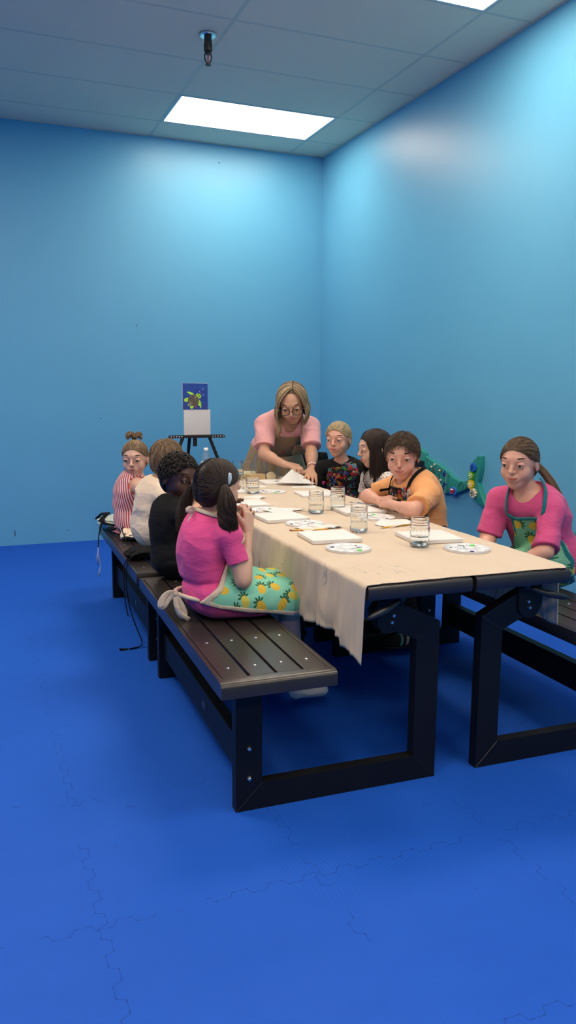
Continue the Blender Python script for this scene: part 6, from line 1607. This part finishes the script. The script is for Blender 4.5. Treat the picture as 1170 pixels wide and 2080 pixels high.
def boy_apricot():
    hd = Head((-1.093, -3.42, .972), (-.62, -.76, -.16), .220)
    p = Person('boy in apricot T-shirt leaning on folded arms on the table edge, short brown hair', (-.985, -3.43, .610), (-1.050, -3.425, .850), (-1, -.12), hd, .82,
        ((-1.050, -3.285, .810), (-1.030, -3.565, .800)), (((-1.165, -3.205, .757), (-1.190, -3.375, .757)), ((-1.190, -3.700, .757), (-1.195, -3.500, .757))),
        ((-1.13, -3.35, .42), (-1.13, -3.47, .42)), ((-1.06, -3.35, .105), (-1.03, -3.47, .105)), 'skin_pink', slouch=.035, bulk=1.0, toes=((-1, .12, 0), (-1, -.1, 0)), hipw=.09, brow='hair_brown',
        hands=({'dir': (.05, -1, -.0), 'palm': (.75, 0, -.6), 'curl': (.45, .5, .55, .6), 'size': .86}, {'dir': (-.10, 1, .08), 'palm': (.8, 0, -.6), 'curl': (.4, .45, .5, .55), 'size': .86}))
    p.body()
    F = p.garment(sleeve=.74, inf=.012, neck=.012, sl_r=1.25, flare=.12); F.cut(lambda X, Y, Z: .4525 - Z + 0 * X + 0 * Y)
    sdf_obj("tshirt", F, M["orange_tee"], p.root, .0048, 3, (16, 60))
    o = p.front_apron(F, [(-.125, -.1), (.125, -.1), (.120, .15), (.082, .245), (-.082, .245), (-.120, .15)], M['collage'], M['black_trim'], amp=.002, tw=.011)
    for sg in (-1, 1): p.strap(p.aF, [p.P + p.R @ A3(sg * .077, .13, .242), p.N + p.rt * sg * .074 + p.fw * .068 - p.up * .012, p.N + p.rt * sg * .066 + p.fw * .01 + p.up * .020, p.N + p.rt * sg * .045 - p.fw * .05 + p.up * .02], .008, M['black_trim'], o, off=.010)
    G = p.garment(sleeve=0, torso=False, legs=1.95, leg_r=1.12); G.put(ell(p.P - p.up * .02, p.R, A3(.14, .115, .09)), .03); sdf_obj('trousers', G, M['black_tee'], p.root, .002, 6)
    sneakers(p, M['black_trim'], ('shoeteal', 'shoegrey', 'shoeteal'), sole='blackplastic')
    hl = [(.6, .29), (.33, .29), (.26, .17), (.08, .12), (.03, .0), (-.09, -.02), (-.12, -.2), (-.20, -.36), (-.9, -.36), (-.9, .9), (.6, .9)]
    hd.short('hair', 1000, .34, M['hair_brown'], p.root, lift=.13, hl=hl, extra=hd.cap(1.075, hl), w=.0017, jit=.3)

def girl_ponytail():
    hd = Head((-.862, -4.00, .985), (-.84, -.52, -.10), .215)
    p = Person('girl in pink T-shirt and green pineapple apron with long light brown ponytail, right edge', (-.655, -3.965, .56), (-.800, -3.995, .845), (-.82, -.57), hd, .84,
        ((-.868, -3.885, .805), (-.760, -4.090, .795)), (((-.925, -3.895, .655), (-1.010, -3.985, .605)), ((-.850, -4.180, .640), (-.955, -4.115, .565))),
        ((-.95, -3.86, .525), (-.975, -4.06, .525)), ((-.86, -4.02, .492), (-.80, -3.96, .492)), 'skin_pink', slouch=.02, bulk=1.0, toes=((.5, -.8, 0), (.5, .8, 0)), hipw=.085, brow='hair_lightbrown',
        hands=({'palm': (.2, 0, -1), 'curl': .35}, {'palm': (.2, 0, -1), 'curl': .35}))
    p.body()
    F = p.garment(sleeve=.92, inf=.012, neck=.012, sl_r=1.20, flare=.14, vneck=.010); F.put(ell(p.P + p.up * .0, p.R, A3(.160, .130, .125)), .03); F.cut(lambda X, Y, Z: .4525 - Z + 0 * X + 0 * Y)
    sdf_obj('tshirt', F, M["tee_pink2"], p.root, .0046, 3, (16, 65))
    o = p.front_apron(F, [(-.105, -.12), (.105, -.12), (.140, .030), (.118, .085), (.078, .190), (.074, .275), (-.074, .275), (-.078, .190), (-.118, .085), (-.140, .030)], M['pine_h'], M['teal_trim'], amp=.002, tw=.013, extra=[ell(p.P, p.R, A3(.166, .136, .128))] + [cone(H, K, .088, .076) for H, K, An in p.leg], ymin=.06)
    for sg in (-1, 1): p.strap(p.aF, [p.P + p.R @ A3(sg * .070, .128, .272), p.N + p.rt * sg * .084 + p.fw * .072 - p.up * .03, p.N + p.rt * sg * .070 + p.fw * .005 + p.up * .020, p.N + p.rt * sg * .045 - p.fw * .045 + p.up * .025], .009, M['teal_trim'], o, off=.010)
    ring = []
    w0 = p.P + p.up * .045
    for t in np.linspace(-.2, PI + .2, 15): ring.append(w0 - p.rt * (.158 * math.cos(t)) - p.fw * (.128 * math.sin(t)))
    MB().tube(ring, .010, 8, flat=(tuple(p.up), 1.0)).build('waist_tie', M['teal_trim'], o, True, world=True)
    G = p.garment(sleeve=0, torso=False, legs=1.7, leg_r=1.06); G.put(ell(p.P - p.up * .02, p.R, A3(.140, .112, .09)), .03); G.cut(lambda X, Y, Z: .4525 - Z + 0 * X + 0 * Y); sdf_obj('leggings', G, M['black_tee'], p.root, .001, 6)
    tie = (-.26, -.92, -.40)
    cp = hd.cap(1.05); hd.to_tie('hair', 600, tie, M['hair_lightbrown'], p.root, lambda d: d[:, 0] > .012, extra=cp, w=.0019); hd.to_tie('hair', 600, tie, M['hair_lightbrown'], p.root, lambda d: d[:, 0] < -.012, w=.0019, fld=cp)
    q = hd.surf(unit(tie), 1.10)
    MB().ball(q + A3(.004, -.002, -.004), .020, seg=14, sc=(1, 1, 1.15)).build('hair_tie', M['black_trim'], p.root, True, world=True)
    tail('ponytail', [q, q + A3(.026, -.012, -.014), q + A3(.068, -.045, -.075), q + A3(.104, -.070, -.150), q + A3(.124, -.090, -.225), q + A3(.128, -.095, -.285)], [.011, .016, .018, .017, .013, .005], 340, M['hair_lightbrown'], p.root, wave=.005, light=.25)

# ------------------------------------------------------------------ camera, world, build
def camera():
    c = bpy.data.cameras.new('camera'); o = bpy.data.objects.new('camera', c); COL.objects.link(o)
    R = ((0.92815104443695, 0.05212607164440947, -0.36853563106641546), (-0.3721426955874515, 0.1478984515177682, -0.9163164639793131), (0.0067418715135087225, 0.9876279262422506, 0.15667043905895928))
    m = Matrix(R).to_4x4(); m.translation = Vector((-3.0135976, -6.72578863, 1.29973921)); o.matrix_world = m
    c.sensor_fit = 'VERTICAL'; c.sensor_height = 36; c.lens = 27.6965; c.clip_start = .05
    SC.camera = o
def world():
    w = bpy.data.worlds.new('room_air'); SC.world = w; w.use_nodes = True
    b = w.node_tree.nodes['Background']; b.inputs[0].default_value = (.5, .6, .75, 1); b.inputs[1].default_value = .02
    v = SC.view_settings; SC.display_settings.display_device = 'sRGB'
    v.view_transform = 'Standard'; v.look = 'None'; v.gamma = 1; v.exposure = EXPOSURE; v.use_curve_mapping = False
    SC.cycles.max_bounces = 12; SC.cycles.diffuse_bounces = 6; SC.cycles.transmission_bounces = 10; SC.cycles.caustics_refractive = True; SC.cycles.caustics_reflective = False
    SC.cycles.sample_clamp_indirect = 6
EXPOSURE = 0.
def main():
    build_materials(); room(); furniture(); cloths(); table_things(); easel(); whale(); behind(); apron_bundle()
    for f in PEOPLE: f()
    camera(); world()
PEOPLE = [girl_pink_near, boy_black, boy_cream, girl_stripes, woman, girl_blonde, girl_dark, boy_apricot, girl_ponytail]
main()
